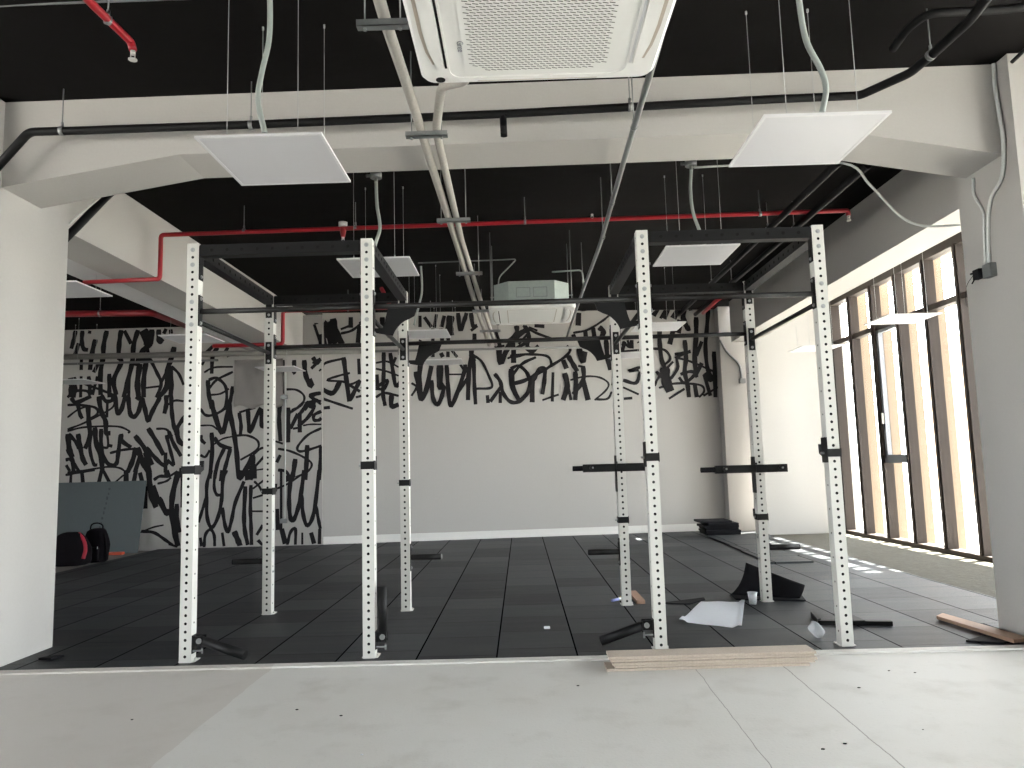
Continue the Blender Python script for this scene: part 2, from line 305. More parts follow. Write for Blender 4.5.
# ---- murals: painted strokes, traced on the two back walls
STR = """
A 30:125,85;110,160;90,230|32:150,185;120,285|30:180,85;175,170;190,230;225,240|26:240,85;235,110|34:285,155;260,250;240,400|34:375,85;350,200;345,300;325,420;325,600|26:172,310;170,400|30:310,340;270,420|34:490,80;475,180;470,290;490,340;430,480;450,600|30:515,85;570,190|34:625,80;590,200;580,330;545,480;510,620|60:665,80;700,150;700,200|40:735,75;725,180;670,240;640,290;610,370|26:650,90;690,200;710,280|28:620,318;725,318|36:690,330;670,480;670,620|40:640,350;620,500;630,620|24:720,310;770,410;810,510;770,620|16:670,545;800,530|34:790,75;790,150;800,175;825,150|28:850,70;830,110|30:885,75;890,110|36:915,215;890,310;860,400;850,540;780,630|36:880,370;890,500;885,620|20:890,370;950,430;990,520|24:860,400;810,500|60:95,460;105,540;95,620|18:130,480;220,520;330,560;430,600|30:395,430;395,560;395,620|24:170,450;165,620|24:300,450;260,600|28:230,450;240,560;240,600|20:60,620;120,570;220,570;240,620|24:555,480;550,620
B 18:60,80;150,80;280,100;300,150;240,190|14:60,180;140,120;220,90|14:60,275;180,230;300,170;420,100;440,30|30:90,20;130,60;250,10|28:140,60;160,150;180,190|34:225,80;230,200;240,330;200,430|34:310,10;330,130;365,210;370,300;405,305|22:380,60;375,180|28:330,0;370,50;420,40;420,0|32:440,0;460,140;490,120;520,20|32:545,0;560,140;590,175;630,130;655,30;680,110;705,205;740,130;800,20|40:610,10;640,30|32:850,0;850,80;835,150|30:890,0;895,130;910,240;930,300|16:860,80;920,45;990,50|30:1000,170;940,260;930,320|14:60,290;180,260;350,250;480,255;555,290;545,305|40:65,310;75,430;100,500|26:70,310;130,380;150,430|34:145,310;160,400;180,500;210,560|30:60,430;100,520;110,620|24:250,290;240,430;270,550;300,560|36:280,260;290,380;330,500;340,620|30:330,270;330,400;350,500;400,560;450,550;465,480;485,320|18:370,250;385,410;330,415|24:380,400;420,410|30:490,310;500,370;570,420|18:400,465;500,440;600,430|34:600,325;680,430;740,560|34:705,265;770,370;830,480|30:690,420;760,500;830,560;880,520|30:845,460;845,620|16:770,270;850,275;900,330|24:850,320;880,430;910,555;870,530|28:870,290;910,390;970,490|36:930,260;950,360;990,400|36:610,420;580,530;540,620|40:620,420;660,530;710,620|34:640,490;600,620|34:680,460;720,620|14:60,620;220,600;380,575;480,585;530,620|24:45,520;90,520;160,620|24:50,560;80,610
C 18:45,40;150,20;280,0|22:90,30;85,110|30:175,0;185,110|30:335,0;310,110|26:350,10;400,105|40:530,0;530,100|14:440,100;510,40|34:610,0;590,100|34:640,20;660,100|40:710,0;720,120;730,200;770,300|70:730,130;780,280|40:680,130;680,310|40:790,220;850,340;880,320|22:750,80;800,50;870,50;860,0|16:780,110;850,90;890,60|30:850,0;850,60|18:880,50;940,10|40:950,10;905,180;895,330;920,500;945,610|30:935,270;940,400;960,500|12:645,500;740,460;830,440|22:650,490;750,500;830,550;900,600|22:870,590;940,620|40:975,-20;990,120;985,300|30:1000,480;1040,600|30:1020,200;1060,330;1040,470
D 28:120,130;60,190|28:160,140;120,200;110,350|28:240,140;210,190|20:290,190;230,210|14:50,340;130,300;280,295|18:280,335;150,400;90,470|30:80,400;85,500;110,630|22:85,400;150,385;220,450;230,560;210,640|14:100,520;180,510;250,470|28:280,450;260,560;230,640|34:30,260;50,270|28:680,240;670,400;675,510|30:770,240;770,330;755,345|34:850,240;860,350;890,430;920,455|28:920,250;950,265;975,245|14:970,330;985,312|16:700,475;790,480;850,530;830,600;750,640|26:985,505;900,520;940,560;985,575|30:940,590;900,580;850,640
E 20:20,70;60,120;120,120;200,80;240,20|36:105,0;130,100;190,260;230,150;250,40|34:245,0;265,140;290,270;310,420;330,620;380,560;440,440|12:20,205;110,205;160,240|24:25,280;30,320;60,350|26:330,100;345,200;340,280|18:330,100;460,60|30:400,70;410,230;425,240;500,70;510,200;540,210|12:120,360;200,310;290,290|16:300,285;400,285;480,330;470,400;340,480|30:110,260;115,400;95,630|18:20,440;60,455;95,400|28:130,300;180,360;270,390|26:215,380;160,500;135,630|28:260,390;230,500;190,640|34:440,440;440,550;420,640|60:440,520;440,630|16:440,440;500,390;540,380|20:460,530;540,440|12:470,560;540,550|30:655,40;650,160;660,330|16:620,330;680,350|36:720,60;720,200;720,340|14:630,40;680,40|30:740,230;800,110|20:720,110;800,60;850,10|16:640,390;740,410;850,460;910,510;880,570;780,620|32:815,100;815,260|26:800,210;880,140;930,50;880,20;840,80;800,130|18:760,230;820,220|16:960,20;985,35|24:988,90;930,120;930,160;970,160;988,140|12:840,205;900,195;988,195|18:988,225;880,280;800,370;810,410;880,400;988,365|32:875,360;870,480;860,640|28:985,370;980,500;970,640|34:780,470;760,600;740,640|22:640,560;700,570;740,620|26:660,440;630,500
G 26:110,0;75,100;70,220;75,380;110,460;160,380;190,240;200,80;230,0|22:70,210;30,340;5,420|22:140,0;130,130;150,195;185,200|26:195,300;215,430;240,495;270,400;300,260;370,90|24:190,0;180,90|40:340,0;330,60|60:400,0;410,80|30:380,130;370,350;375,480;400,600|26:425,120;420,300;425,440;430,600|16:440,150;530,80|16:450,90;490,130;520,190|16:440,225;520,200|14:430,330;530,330|24:470,520;520,440|22:50,620;60,520;100,475;130,520;135,610|22:195,500;210,610|40:290,490;320,560;340,610|24:20,540;30,610|30:635,310;640,480|14:630,150;720,110;840,30;880,0|30:770,0;740,100;730,250;740,380;765,400;800,310;825,190;850,0|28:830,200;840,340;870,440;910,400;940,270;970,0|24:945,290;965,400;980,470|26:975,470;972,600|40:670,470;700,590|22:715,600;740,500;780,470;780,600|16:835,500;835,600|34:905,500;930,590|20:666,0;666,480|60:720,40;730,90|26:560,300;590,430;570,600|30:480,560;520,620
H 70:105,160;165,300|50:85,150;125,230;190,300|40:160,130;180,220;225,310|18:82,200;110,310|16:215,235;290,215;350,170|16:215,205;280,180|30:285,120;285,195|30:345,180;335,300|16:82,480;110,440;230,410|28:235,400;250,520;275,710|14:280,510;200,530;120,560;230,570;280,590;350,560|30:210,570;160,650;85,625|26:280,700;330,600;350,560|16:84,688;180,720;300,760|16:320,680;360,670|20:270,590;350,640|22:90,755;140,750|22:340,410;345,520|30:505,120;510,180;560,260|30:465,520;470,630|24:515,360;515,500;510,650;525,740|24:560,370;580,500;600,600;640,560|12:460,440;540,430;620,470|12:460,480;540,500;620,530|20:480,600;540,560;520,620;470,620|16:460,680;520,650;620,670|30:570,660;570,740;620,730|20:600,400;570,470|20:370,430;440,520;360,620|26:400,540;410,700|26:350,150;440,260
I 22:70,110;70,190|24:100,120;150,190|22:185,100;170,195|26:240,110;220,190|46:285,110;275,190;285,250|26:335,90;350,210;380,140;395,90|26:425,90;440,180;470,180|20:425,215;470,180|28:450,235;450,290|28:430,340;425,420;410,520;405,700|40:430,380;440,430|24:445,420;450,600;458,730|16:440,385;500,430;550,530;570,610;460,620|24:400,550;330,650|30:40,500;60,600;75,690;110,640;150,460|30:75,430;65,560;80,690|14:10,580;45,610;10,670|26:150,560;160,680;190,730;220,680;240,600|40:210,450;210,600;240,590|26:255,450;265,600;280,730;310,700;380,500;385,450|18:350,450;385,500|12:270,520;380,520|28:155,360;160,400|28:215,370;230,400|20:290,350;330,400|24:265,360;265,400|22:75,280;70,290|24:590,515;630,570;650,650;700,710;760,710;820,650;840,560|24:640,600;560,710|24:540,665;545,720|22:630,640;630,720|30:705,480;710,590;760,700|14:720,590;800,570;890,500|18:700,480;760,460;820,510;850,600|28:860,550;850,715|16:720,520;780,450;880,400|12:740,400;820,380;890,380|34:620,300;630,440;680,340;750,250;830,200|30:720,300;725,440|14:680,410;740,380|24:750,180;740,240;680,290|26:800,180;830,250;820,330;870,350|14:830,190;890,215|20:595,210;620,280|16:590,330;660,320|26:160,200;160,290|26:215,200;225,290|24:260,200;268,290
J 24:40,180;45,230;0,280|16:90,180;180,230;290,270|24:170,180;240,185|22:120,200;130,280;40,340|16:0,390;120,380;250,390;285,430;270,470;150,540;20,580|34:25,330;25,440|26:110,330;150,360;200,320|16:60,310;120,240|18:10,480;60,460;120,520;135,620;60,710|28:10,480;25,620;60,700|16:20,560;30,510;90,440;180,400|32:155,540;155,715|26:165,560;200,490;240,480;240,560;225,660|20:300,505;295,710|14:225,700;340,660|18:270,470;380,400;420,350;395,320|34:370,420;395,480|30:405,390;440,450;470,500|34:380,510;400,600;370,700|20:405,600;425,700|30:455,500;460,600;455,700|28:510,460;510,560;440,660|36:510,560;545,700|16:475,460;520,470|12:420,560;520,535;620,540;685,580;670,630;590,700|14:600,695;680,690;710,640|36:480,90;475,180|14:440,230;540,210;640,150;690,110|30:440,240;450,270|30:525,220;530,270|30:580,195;590,270|34:620,190;650,220;640,260|34:480,330;505,430;525,360|30:670,280;680,400;700,490|18:500,20;500,70;600,40|16:790,290;830,330;820,280|26:845,290;850,330|30:720,440;740,520;720,600
K 26:100,290;85,350;70,360|28:150,280;150,340|22:195,290;200,300|14:80,360;200,350|18:210,470;130,495;200,490|22:90,560;180,580;210,500|14:90,610;200,660|18:95,690;155,685|36:330,60;300,110|18:380,60;350,130|44:400,60;370,130|44:470,60;440,130|34:515,55;510,130;540,195;560,195|26:560,55;565,75|44:490,140;470,230|34:450,170;415,310|28:345,210;345,290;360,420;390,500;420,640|30:600,120;600,250;590,390;600,540|26:685,60;675,200;665,330;680,480;720,560|26:640,290;600,390|28:520,280;530,400;520,500;540,590;550,680|28:590,540;640,440|28:725,360;730,500;735,680|26:755,400;740,510;700,560;660,510|16:300,340;380,350;420,410;370,460|60:380,470;390,560;420,640|20:320,500;400,560;470,480;470,400;560,360;520,370;450,380|14:450,400;560,430;700,490;755,515|16:310,600;340,540;440,430|20:490,520;560,500;590,520;520,580;480,540|14:340,615;440,585;560,585;640,600;655,640;620,680|16:410,690;520,620|30:590,590;605,680|26:655,520;700,670|16:650,670;755,610|26:240,200;250,420;240,560|20:250,600;230,700
L 20:30,170;75,300|26:20,400;45,430;78,412|22:0,680;60,650|28:0,550;20,600|36:30,700;10,760|22:10,480;60,430|24:40,110;50,170|30:70,240;80,330
"""
CROP = {'A': (60, 320, 8), 'B': (60, 395, 8), 'C': (60, 470, 8), 'D': (198, 330, 8), 'E': (198, 400, 8), 'G': (198, 470, 8),
        'H': (310, 300, 6.984), 'L': (310, 300, 6.984), 'I': (410, 300, 6.984), 'J': (510, 300, 6.984), 'K': (610, 300, 6.984)}
def on_wall(px, py, right):
    d = fw + RI*(px-512)/F - UP*(py-384)/F
    n, q = (wn_, A0) if right else (Vector((0, 1, 0)), Vector((0, 11.95, 0)))
    return CAM + d*((q-CAM).dot(n)/d.dot(n))
def ribbon(bm, pts, w, n, side_limit):
    pts = smooth(pts, 5); L = []; R = []
    m = len(pts)
    for i, p in enumerate(pts):
        a = pts[max(0, i-1)]; b = pts[min(m-1, i+1)]; t = (b-a).normalized(); s = t.cross(n).normalized()
        ww = w*(.58+.06*math.sin(i*1.3)) * (.86 if i in (0, m-1) else 1)
        L.append(p+s*ww); R.append(p-s*ww)
    for q in (L, R):
        for v in q:
            v.z = max(.012, min(v.z, 3.738 if side_limit[2] else 3.565))
            if side_limit[2]: v.x = min(max(v.x, -3.165), side_limit[1])
            else: v.x = max(min(v.x, side_limit[1]), -9)
    a = [bm.verts.new(v) for v in L]; b = [bm.verts.new(v) for v in R]
    for i in range(m-1):
        try: bm.faces.new((a[i], a[i+1], b[i+1], b[i]))
        except ValueError: pass
bl, br = NB_(), NB_(); k = 0
for row in STR.strip().split('\n'):
    key, rest = row.split(' ', 1); ox, oy, s = CROP[key]; right = key in 'HIJK'
    for st in rest.split('|'):
        w, pp = st.split(':'); w = float(w)/s
        n = wn_ if right else Vector((0, 1, 0)); k += 1
        pts = [on_wall(ox+float(a)/s, oy+float(b)/s, right) - n*(.0015+.00003*k) for a, b in (q.split(',') for q in pp.split(';'))]
        dist = (pts[0]-CAM).dot(fw)
        ribbon(br if right else bl, pts, w*dist/F, n, (-3.06, 3.39, True) if right else (-9, -3.183, False))
gl = obj('mural', bl, black_paint); gl.parent = bpy.data.objects['wall_back']
gr = obj('mural', br, black_paint); gr.parent = wall_right_back

# ---- window wall on the right
WA = Vector((5.03, 11.80, 0)); WB = Vector((5.165, 5.0, 0)); wdir = (WB-WA).normalized(); wnor = Vector((wdir.y, -wdir.x, 0))
if wnor.x < 0: wnor = -wnor
def wbox(bm, s0, s1, d0, d1, z0, z1):
    """box in window coordinates: s along the glazing from the far corner, d outwards"""
    a = WA+wdir*s0+wnor*d0; b = WA+wdir*s1+wnor*d0; c = WA+wdir*s1+wnor*d1; d = WA+wdir*s0+wnor*d1
    prism(bm, [(q.x, q.y, z0) for q in (a, b, c, d)], (0, 0, z1-z0))
LEN = 14.8; PIT = .672
win = bpy.data.objects.new('window_1', None); C.objects.link(win); win['kind'] = 'structure'; WL[win.name] = Vector((0, 0, 0))
def wpart(name, m, *b, parent=None):
    bm = NB_(); wbox(bm, *b); return obj(name, bm, m, parent or win)
wpart('head_frame', bronze, 0, LEN, -.02, .12, 3.56, 3.70)
wpart('sill', bronze, 0, LEN, -.04, .14, -.02, .035)
wpart('transom', bronze, 0, LEN, -.015, .10, 2.915, 2.985)
n = int(LEN/PIT)
for i in range(n+1):
    s = i*PIT
    if i == 0: wpart('mullion', bronze, 0, .05, -.02, .12, .03, 3.57)
    else:
        m_ = wpart('mullion', bronze, s-.035, s+.035, -.03, .10, .03, 3.57)
        wpart('mullion_cap', bronze, s-.014, s+.014, -.05, -.03, .03, 3.57, parent=m_)
    if i < n:
        e0, e1 = s+.033, s+PIT-.033
        if i == 0: e0 = .048
        wpart('pane', pane_m, e0, e1, .045, .051, 2.985, 3.56)
        if i == 2:
            wpart('lower_transom', greyframe, e0, e1, -.01, .09, 1.06, 1.13)
            wpart('pane', pane_m, e0, e1, .045, .051, .035, 1.06)
            bm = NB_()
            wbox(bm, e0, e0+.06, 0, .06, 1.13, 2.91); wbox(bm, e1-.03, e1, 0, .06, 1.13, 2.91)
            wbox(bm, e0, e1, 0, .06, 1.13, 1.17); wbox(bm, e0, e1, 0, .06, 2.87, 2.91)
            sh = obj('sash', bm, greyframe, win)
            wpart('pane', pane_m, e0+.06, e1-.03, .03, .036, 1.17, 2.87, parent=sh)
            wpart('handle', white_metal, e0+.02, e0+.045, -.03, 0, 1.6, 1.75, parent=sh)
        else:
            wpart('pane', pane_m, e0, e1, .045, .051, .035, 2.915)
        wpart('sunshade_fin', fin_m, s+.30, s+.34, .26, .42, -.22, 4.2)
sbox('wall_right', wall_m, 5.02, 5.35, -7, -3.0, -.2, 3.9)  # unseen solid stretch, added to cut window light on the left column
# outside: overhang added, its gaps shaped to cast the sun strips; paving, neighbouring house
bm = NB_(); wbox(bm, -2, 3.35, .95, 1.92, 4.25, 4.36); wbox(bm, 3.35, LEN+2, .22, 1.92, 4.25, 4.36); cp = struct('sun_strip_canopy', bm, fin_m)
sbox('ground', mat('pale_paving', (.34, .33, .31), .8, var=.1), -60, 60, -60, 60, -.45, -.22)
sbox('wall_far', mat('peach_render', (.60, .42, .30), .8, var=.1), 12.8, 13.1, 19.5, 23.5, -.12, 4.6)

# ================================================================== POWER RACK RIG
XS = [-2.162, -1.0144, .799, 1.9484]; W = .075; YF, YB = 4.763, 6.259; H = 2.68
rig = thing('power_rack', 'white four-bay post power rack rig with black crossbeams and pull-up bars on the rubber floor', 'gym rack', (-.07, 5.55, 0))
def cell(bm, o, du, dv, nrm, w, p, r, depth, hole, w0=0):
    """one face cell w wide, p high from corner o; a round hole in its middle"""
    if not hole:
        bm.faces.new([bm.verts.new(q) for q in (o, o+du*w, o+du*w+dv*p, o+dv*p)]); return
    c = o+du*(w/2)+dv*(p/2); inn, out, dep = [], [], []
    for j in range(12):
        a = 2*math.pi*(j+.5)/12; x, y = math.cos(a), math.sin(a)
        inn.append(bm.verts.new(c+du*x*r+dv*y*r)); dep.append(bm.verts.new(c+du*x*r+dv*y*r-nrm*depth))
        if j in (1, 4, 7, 10): ox, oy = math.copysign(w/2, x), math.copysign(p/2, y)
        elif abs(y) > .9: ox, oy = x*p*.5, math.copysign(p/2, y)
        elif abs(x) > .9: ox, oy = math.copysign(w/2, x), y*p*.5
        else: ox, oy = x*w*.5, y*p*.5
        out.append(bm.verts.new(c+du*ox+dv*oy))
    for j in range(12):
        k = (j+1) % 12
        bm.faces.new((inn[j], out[j], out[k], inn[k])); bm.faces.new((dep[j], inn[j], inn[k], dep[k])).material_index = 1
    bm.faces.new(dep).material_index = 1  # dark cap paints in the shade inside the hollow tube
def upright_bm(x, y):
    bm = NB_(); X3, Y3, Z3 = Vector((1, 0, 0)), Vector((0, 1, 0)), Vector((0, 0, 1)); r = .0095; z0 = .012
    faces = ((Vector((x, y, 0)), X3, -Y3), (Vector((x+W, y+W, 0)), -X3, Y3), (Vector((x+W, y, 0)), Y3, X3), (Vector((x, y+W, 0)), -Y3, -X3))
    for fi, (o, du, nr) in enumerate(faces):
        cell(bm, o, du, Z3, nr, W, z0, r, .003, False)
        for k in range(53):
            hole = k not in (52, 50, 45, 42) if fi < 2 else k % 3 == 1
            cell(bm, o+Z3*(z0+.05*k), du, Z3, nr, W, .05, r if fi < 2 else .0065, .003, hole)
        cell(bm, o+Z3*(z0+2.65), du, Z3, nr, W, H-z0-2.65, r, .003, False)
    bm.faces.new([bm.verts.new(q) for q in ((x, y, H), (x+W, y, H), (x+W, y+W, H), (x, y+W, H))])
    bmesh.ops.remove_doubles(bm, verts=list(bm.verts), dist=1e-5)
    return bm
def bolt(bm, c, n, r=.011, l=.006):
    c, n = Vector(c), Vector(n); cyl(bm, c, c+n*.002, r*1.35, 12); cyl(bm, c+n*.002, c+n*(.002+l), r, 6)
def bolts(parent, specs, r=.011, l=.006):
    for c, n in specs: pbm('bolt', bolt_m, parent, lambda bm: bolt(bm, c, n, r, l))
BZ = (2.637, 2.537, 2.287, 2.137)
for yy in (YF, YB):
    for i, x in enumerate(XS):
        up = obj('upright', upright_bm(x, yy), white_metal, rig); up.data.materials.append(dark_slot)
        inner = 1 if i in (0, 2) else -1
        pbm('foot_plate', white_metal, up, lambda bm: (box(bm, x-.008, x+W+.016, yy+.010, yy+W+.03, 0, .006), [cyl(bm, (x+a, yy+.05, .006), (x+a, yy+.05, .02), .008, 6) for a in (W+.008,)]))
        if yy == YF:
            bolts(up, [((x+W/2, yy, z), (0, -1, 0)) for z in BZ])
        # end plates of the side members
        for za, zb in ((2.48, 2.665), (2.08, 2.27)):
            yp = (yy+W, yy+W+.006) if yy == YF else (yy-.006, yy)
            pl = part('mounting_plate', black_metal, rig, x+.012, x+W-.012, yp[0], yp[1], za, zb)
            yb = yp[0] if yy == YB else yp[1]; nn = (0, -1, 0) if yy == YB else (0, 1, 0)
            bolts(pl, [((x+W/2, yb, z), nn) for z in (za+.025, zb-.03)], .009)
        # plates for crossbeams and pull-up bars on the facing sides
        for side in (1, -1):
            xs = (x+W, x+W+.006) if side > 0 else (x-.006, x)
            if side == inner: spans = ((2.44, 2.665), (2.13, 2.335))
            elif i in (1, 2): spans = ((2.03, 2.335),)
            else: continue
            for za, zb in spans:
                pl = part('mounting_plate', black_metal, rig, xs[0], xs[1], yy+.008, yy+W-.008, za, zb)
                xb = xs[1] if side > 0 else xs[0]
                bolts(pl, [((xb, yy+W/2, z), (side, 0, 0)) for z in ((za+.022, zb-.02) if zb < 2.5 else (za+.022,))], .009)
def beam_bm(a, b, w=.075, axis=0, other=0, z0=2.595):
    """a hollow black crossbeam with round holes every 100 mm"""
    bm = NB_(); X3 = Vector((1, 0, 0)) if axis == 0 else Vector((0, 1, 0)); Q = Vector((0, 1, 0)) if axis == 0 else Vector((1, 0, 0)); Z3 = Vector((0, 0, 1))
    o = X3*a+Q*other+Z3*z0; L = b-a; n = int(L/.1); m = (L-n*.1)/2
    for off, nr in ((Vector(), -Q), (Q*w, Q)):
        cell(bm, o+off, X3, Z3, nr, m, w, .008, .003, False)
        for k in range(n): cell(bm, o+off+X3*(m+.1*k), X3, Z3, nr, .1, w, .012, .003, True)
        cell(bm, o+off+X3*(m+.1*n), X3, Z3, nr, m, w, .008, .003, False)
    for zz in (0, w): bm.faces.new([bm.verts.new(o+Z3*zz+q) for q in (Vector(), X3*L, X3*L+Q*w, Q*w)])
    bmesh.ops.remove_doubles(bm, verts=list(bm.verts), dist=1e-5)
    return bm
for yy in (YF, YB):
    for a, b in ((0, 1), (2, 3)):
        obj('crossbeam', beam_bm(XS[a]+W+.006, XS[b]-.006, axis=0, other=yy), black_metal, rig).data.materials.append(dark_slot)
    for a, b in ((0, 1), (1, 2), (2, 3)):
        pbm('pull_up_bar', black_steel, rig, lambda bm: cyl(bm, (XS[a]+W+.006, yy+W/2, 2.228), (XS[b]-.006, yy+W/2, 2.228), .018, 16))
    # curved corner gussets of the middle bar
    shape = [(.094, -.012), (.29, -.012), (.268, -.07), (.235, -.088), (.205, -.10), (.18, -.118), (.158, -.14), (.14, -.165), (.125, -.197), (.085, -.19), (.006, -.175), (.006, -.145), (.060, -.145), (.068, -.12), (.074, -.10)]
    for x0, sg in ((XS[1]+W, 1), (XS[2], -1)):
        g = pbm('gusset', black_metal, rig, lambda bm: prism(bm, [(x0+sg*dx, yy+W/2-.004, 2.228+dz) for dx, dz in shape], (0, .008, 0)))
for x in XS:
    obj('side_beam', beam_bm(YF+W+.006, YB-.006, axis=1, other=x), black_metal, rig).data.materials.append(dark_slot)
    pbm('side_bar', black_steel, rig, lambda bm: cyl(bm, (x+W/2, YF+W+.006, 2.175), (x+W/2, YB-.006, 2.175), .016, 16))

# ---- attachments on the posts
def j_hook(x, yy, zc, label, tall=True):
    t = thing('j_hook', label, 'rack hook', (x+W/2, yy, zc), 'black rack hooks strapped round the posts')
    pbm('strap', black_metal, t, lambda bm: (box(bm, x-.007, x+W+.007, yy-.008, yy-.0005, zc-.024, zc+.026), box(bm, x-.007, x-.0005, yy-.0005, yy+W+.008, zc-(.06 if tall else .024), zc+(.10 if tall else .026)), box(bm, x+W+.0005, x+W+.007, yy-.0005, yy+W+.008, zc-.03, zc+.03)))
    pbm('cradle', black_metal, t, lambda bm: prism(bm, [(x+.012, yy+W+.002, zc+.09), (x+.012, yy+W+.010, zc+.09), (x+.012, yy+W+.012, zc+.02), (x+.012, yy+W+.085, zc+.02), (x+.012, yy+W+.095, zc+.06), (x+.012, yy+W+.105, zc+.06), (x+.012, yy+W+.10, zc), (x+.012, yy+W+.002, zc-.04)], (.05, 0, 0)))
    pbm('pin', bolt_m, t, lambda bm: cyl(bm, (x-.007, yy+W*.6, zc+.001), (x-.028, yy+W*.6, zc+.001), .008, 10))
    return t
zf = [1.192, 1.191, 1.194, 1.190]; zbk = [1.005, 1.045, .692, .686]
nf = ['first', 'second', 'third', 'fourth']
for i in range(4):
    j_hook(XS[i], YF, zf[i], f'black band hook on the {nf[i]} front post from the left, at mid height', i > 1)
for i, d in enumerate(('slightly below mid height', 'slightly below mid height', 'low, below a safety arm', 'low, below a safety arm')):
    j_hook(XS[i], YB, zbk[i], f'black hook on the {nf[i]} rear post from the left, {d}', False)
def safety_arm(x0, x1, zc, xpost, label, hl=.12):
    y1 = YB-.008; y0 = y1-.05
    t = thing('safety_arm', label, 'rack arm', (xpost+W/2, y1, zc), 'black safety arms on the right rear posts')
    pbm('arm', black_metal, t, lambda bm: rbox(bm, x0, x1, y0, y1, zc-.033, zc+.033, .004))
    pbm('handle', rubber, t, lambda bm: tube(bm, smooth([(x0, y0+.025, zc), (x0-hl*.5, y0+.025, zc), (x0-hl*.92, y0+.025, zc), (x0-hl, y0+.025, zc)], 4), .022, 12, radii=[.022]*12+[.014]))
    pbm('bracket', black_metal, t, lambda bm: (box(bm, xpost-.01, xpost+W+.01, y0-.006, y0-.0005, zc-.03, zc+.03), box(bm, xpost-.0085, xpost-.0005, y1+.0005, y1+.09, zc-.2, zc+.1), box(bm, xpost-.0085, xpost+.0, y0, y1+.003, zc+.034, zc+.05)))
    for q in (x0+.07, x1-.06):
        kn = pbm('knob', black_steel, t, lambda bm: cyl(bm, (q, y0, zc+.002), (q, y0-.03, zc+.002), .017, 14))
        pbm('pin', bolt_m, kn, lambda bm: cyl(bm, (q+.009, y0-.03, zc+.004), (q+.009, y0-.036, zc+.004), .008, 10))
a = P(583, 467, 1, 6.2); safety_arm(a.x, a.x+.615, 1.125, XS[2], 'black horizontal safety arm with round grip on the third rear post', .085)
a = P(716, 470, 1, 6.2); b_ = P(788, 470, 1, 6.2); safety_arm(a.x, b_.x, 1.085, XS[3], 'black horizontal safety arm with round grip on the rightmost rear post')
def plate_peg(i, side, z, label):
    x = XS[i]+W if side > 0 else XS[i]; yc = YB+W/2
    t = thing('plate_peg', label, 'plate peg', (x, yc, z), 'black weight plate pegs on the rear posts')
    pbm('mounting_plate', black_metal, t, lambda bm: box(bm, *sorted((x+side*.0005, x+side*.007)), YB+.01, YB+W-.01, z-.11, z+.11))
    pg = pbm('peg', black_steel, t, lambda bm: cyl(bm, (x+side*.007, yc, z), (x+side*.255, yc, z), .024, 20))
    pbm('end_cap', bolt_m if i == 1 else rubber, pg, lambda bm: cyl(bm, (x+side*.255, yc, z), (x+side*.262, yc, z), .022, 20))
    bolts(t, [((x+side*.007, yc, z+q), (side, 0, 0)) for q in (-.085, .085)]+[(((XS[i] if side > 0 else XS[i]+W), yc, z+q), (-side, 0, 0)) for q in (-.085, .085)], .009)
plate_peg(0, -1, .43, 'black plate peg pointing left from the first rear post')
plate_peg(1, 1, .43, 'black plate peg with bright end on the second rear post')
plate_peg(2, -1, .432, 'black plate peg pointing left from the third rear post')
plate_peg(3, 1, .435, 'black plate peg pointing right from the rightmost rear post')
def landmine(i, side, z, tip, label, r=.030):
    x = XS[i]+W if side > 0 else XS[i]; yc = YF+W/2
    hx = x+side*.045; t = thing('landmine_attachment', label, 'barbell sleeve', (x, yc, z), 'pivoting barbell sleeves at the feet of the front posts')
    pbm('bracket', black_metal, t, lambda bm: (box(bm, *sorted((x+side*.0005, x+side*.008)), YF+.006, YF+W-.006, z-.075, z+.035), box(bm, *sorted((x+side*.008, x+side*.07)), YF+.012, YF+.018, z-.03, z+.03), box(bm, *sorted((x+side*.008, x+side*.07)), YF+W-.018, YF+W-.012, z-.03, z+.03)))
    pbm('pivot_bolt', bolt_m, t, lambda bm: (cyl(bm, (hx, YF+.004, z), (hx, YF+W-.004, z), .008, 10), cyl(bm, (hx, YF+.004, z), (hx, YF+.012, z), .017, 14)))
    d = (Vector(tip)-Vector((hx, yc, z))); u = d.normalized()
    sl_ = pbm('sleeve', black_metal, t, lambda bm: cyl(bm, Vector((hx, yc, z))+u*.03, tip, r, 20))
    pbm('pivot_block', black_metal, t, lambda bm: cyl(bm, Vector((hx, yc, z))-u*.012, Vector((hx, yc, z))+u*.035, .026, 12))
    pbm('t_bolt', zinc, t, lambda bm: (cyl(bm, (x+side*.008, YF+.01, z-.058), (x+side*.068, YF+.01, z-.058), .006, 8), cyl(bm, (x+side*.065, YF+.01, z-.04), (x+side*.065, YF+.01, z-.076), .006, 8)))
landmine(0, 1, .128, P(245, 655, 1, 4.72), 'black pivoting sleeve lying low beside the leftmost front post')
landmine(1, 1, .125, P(381.5, 586, 1, YF+.037), 'black pivoting sleeve standing upright beside the second front post')
landmine(2, -1, .155, P(601, 641, 1, 4.85), 'black pivoting sleeve pointing left at the foot of the third front post')

# ================================================================== CEILING SERVICES
ROD = mat('threaded_rod', (.40, .41, .41), .5, metal=.4)
def rod(bm, x, y, z0, z1, r=.004): cyl(bm, (x, y, z0), (x, y, z1), r, 6)
def ceil_z(y, x=0): return 3.6278+.007*x if y < 4.59 else (3.57 if x < -4.2 else 3.651+.0072*y if abs(x) < 3.6 else 3.70)
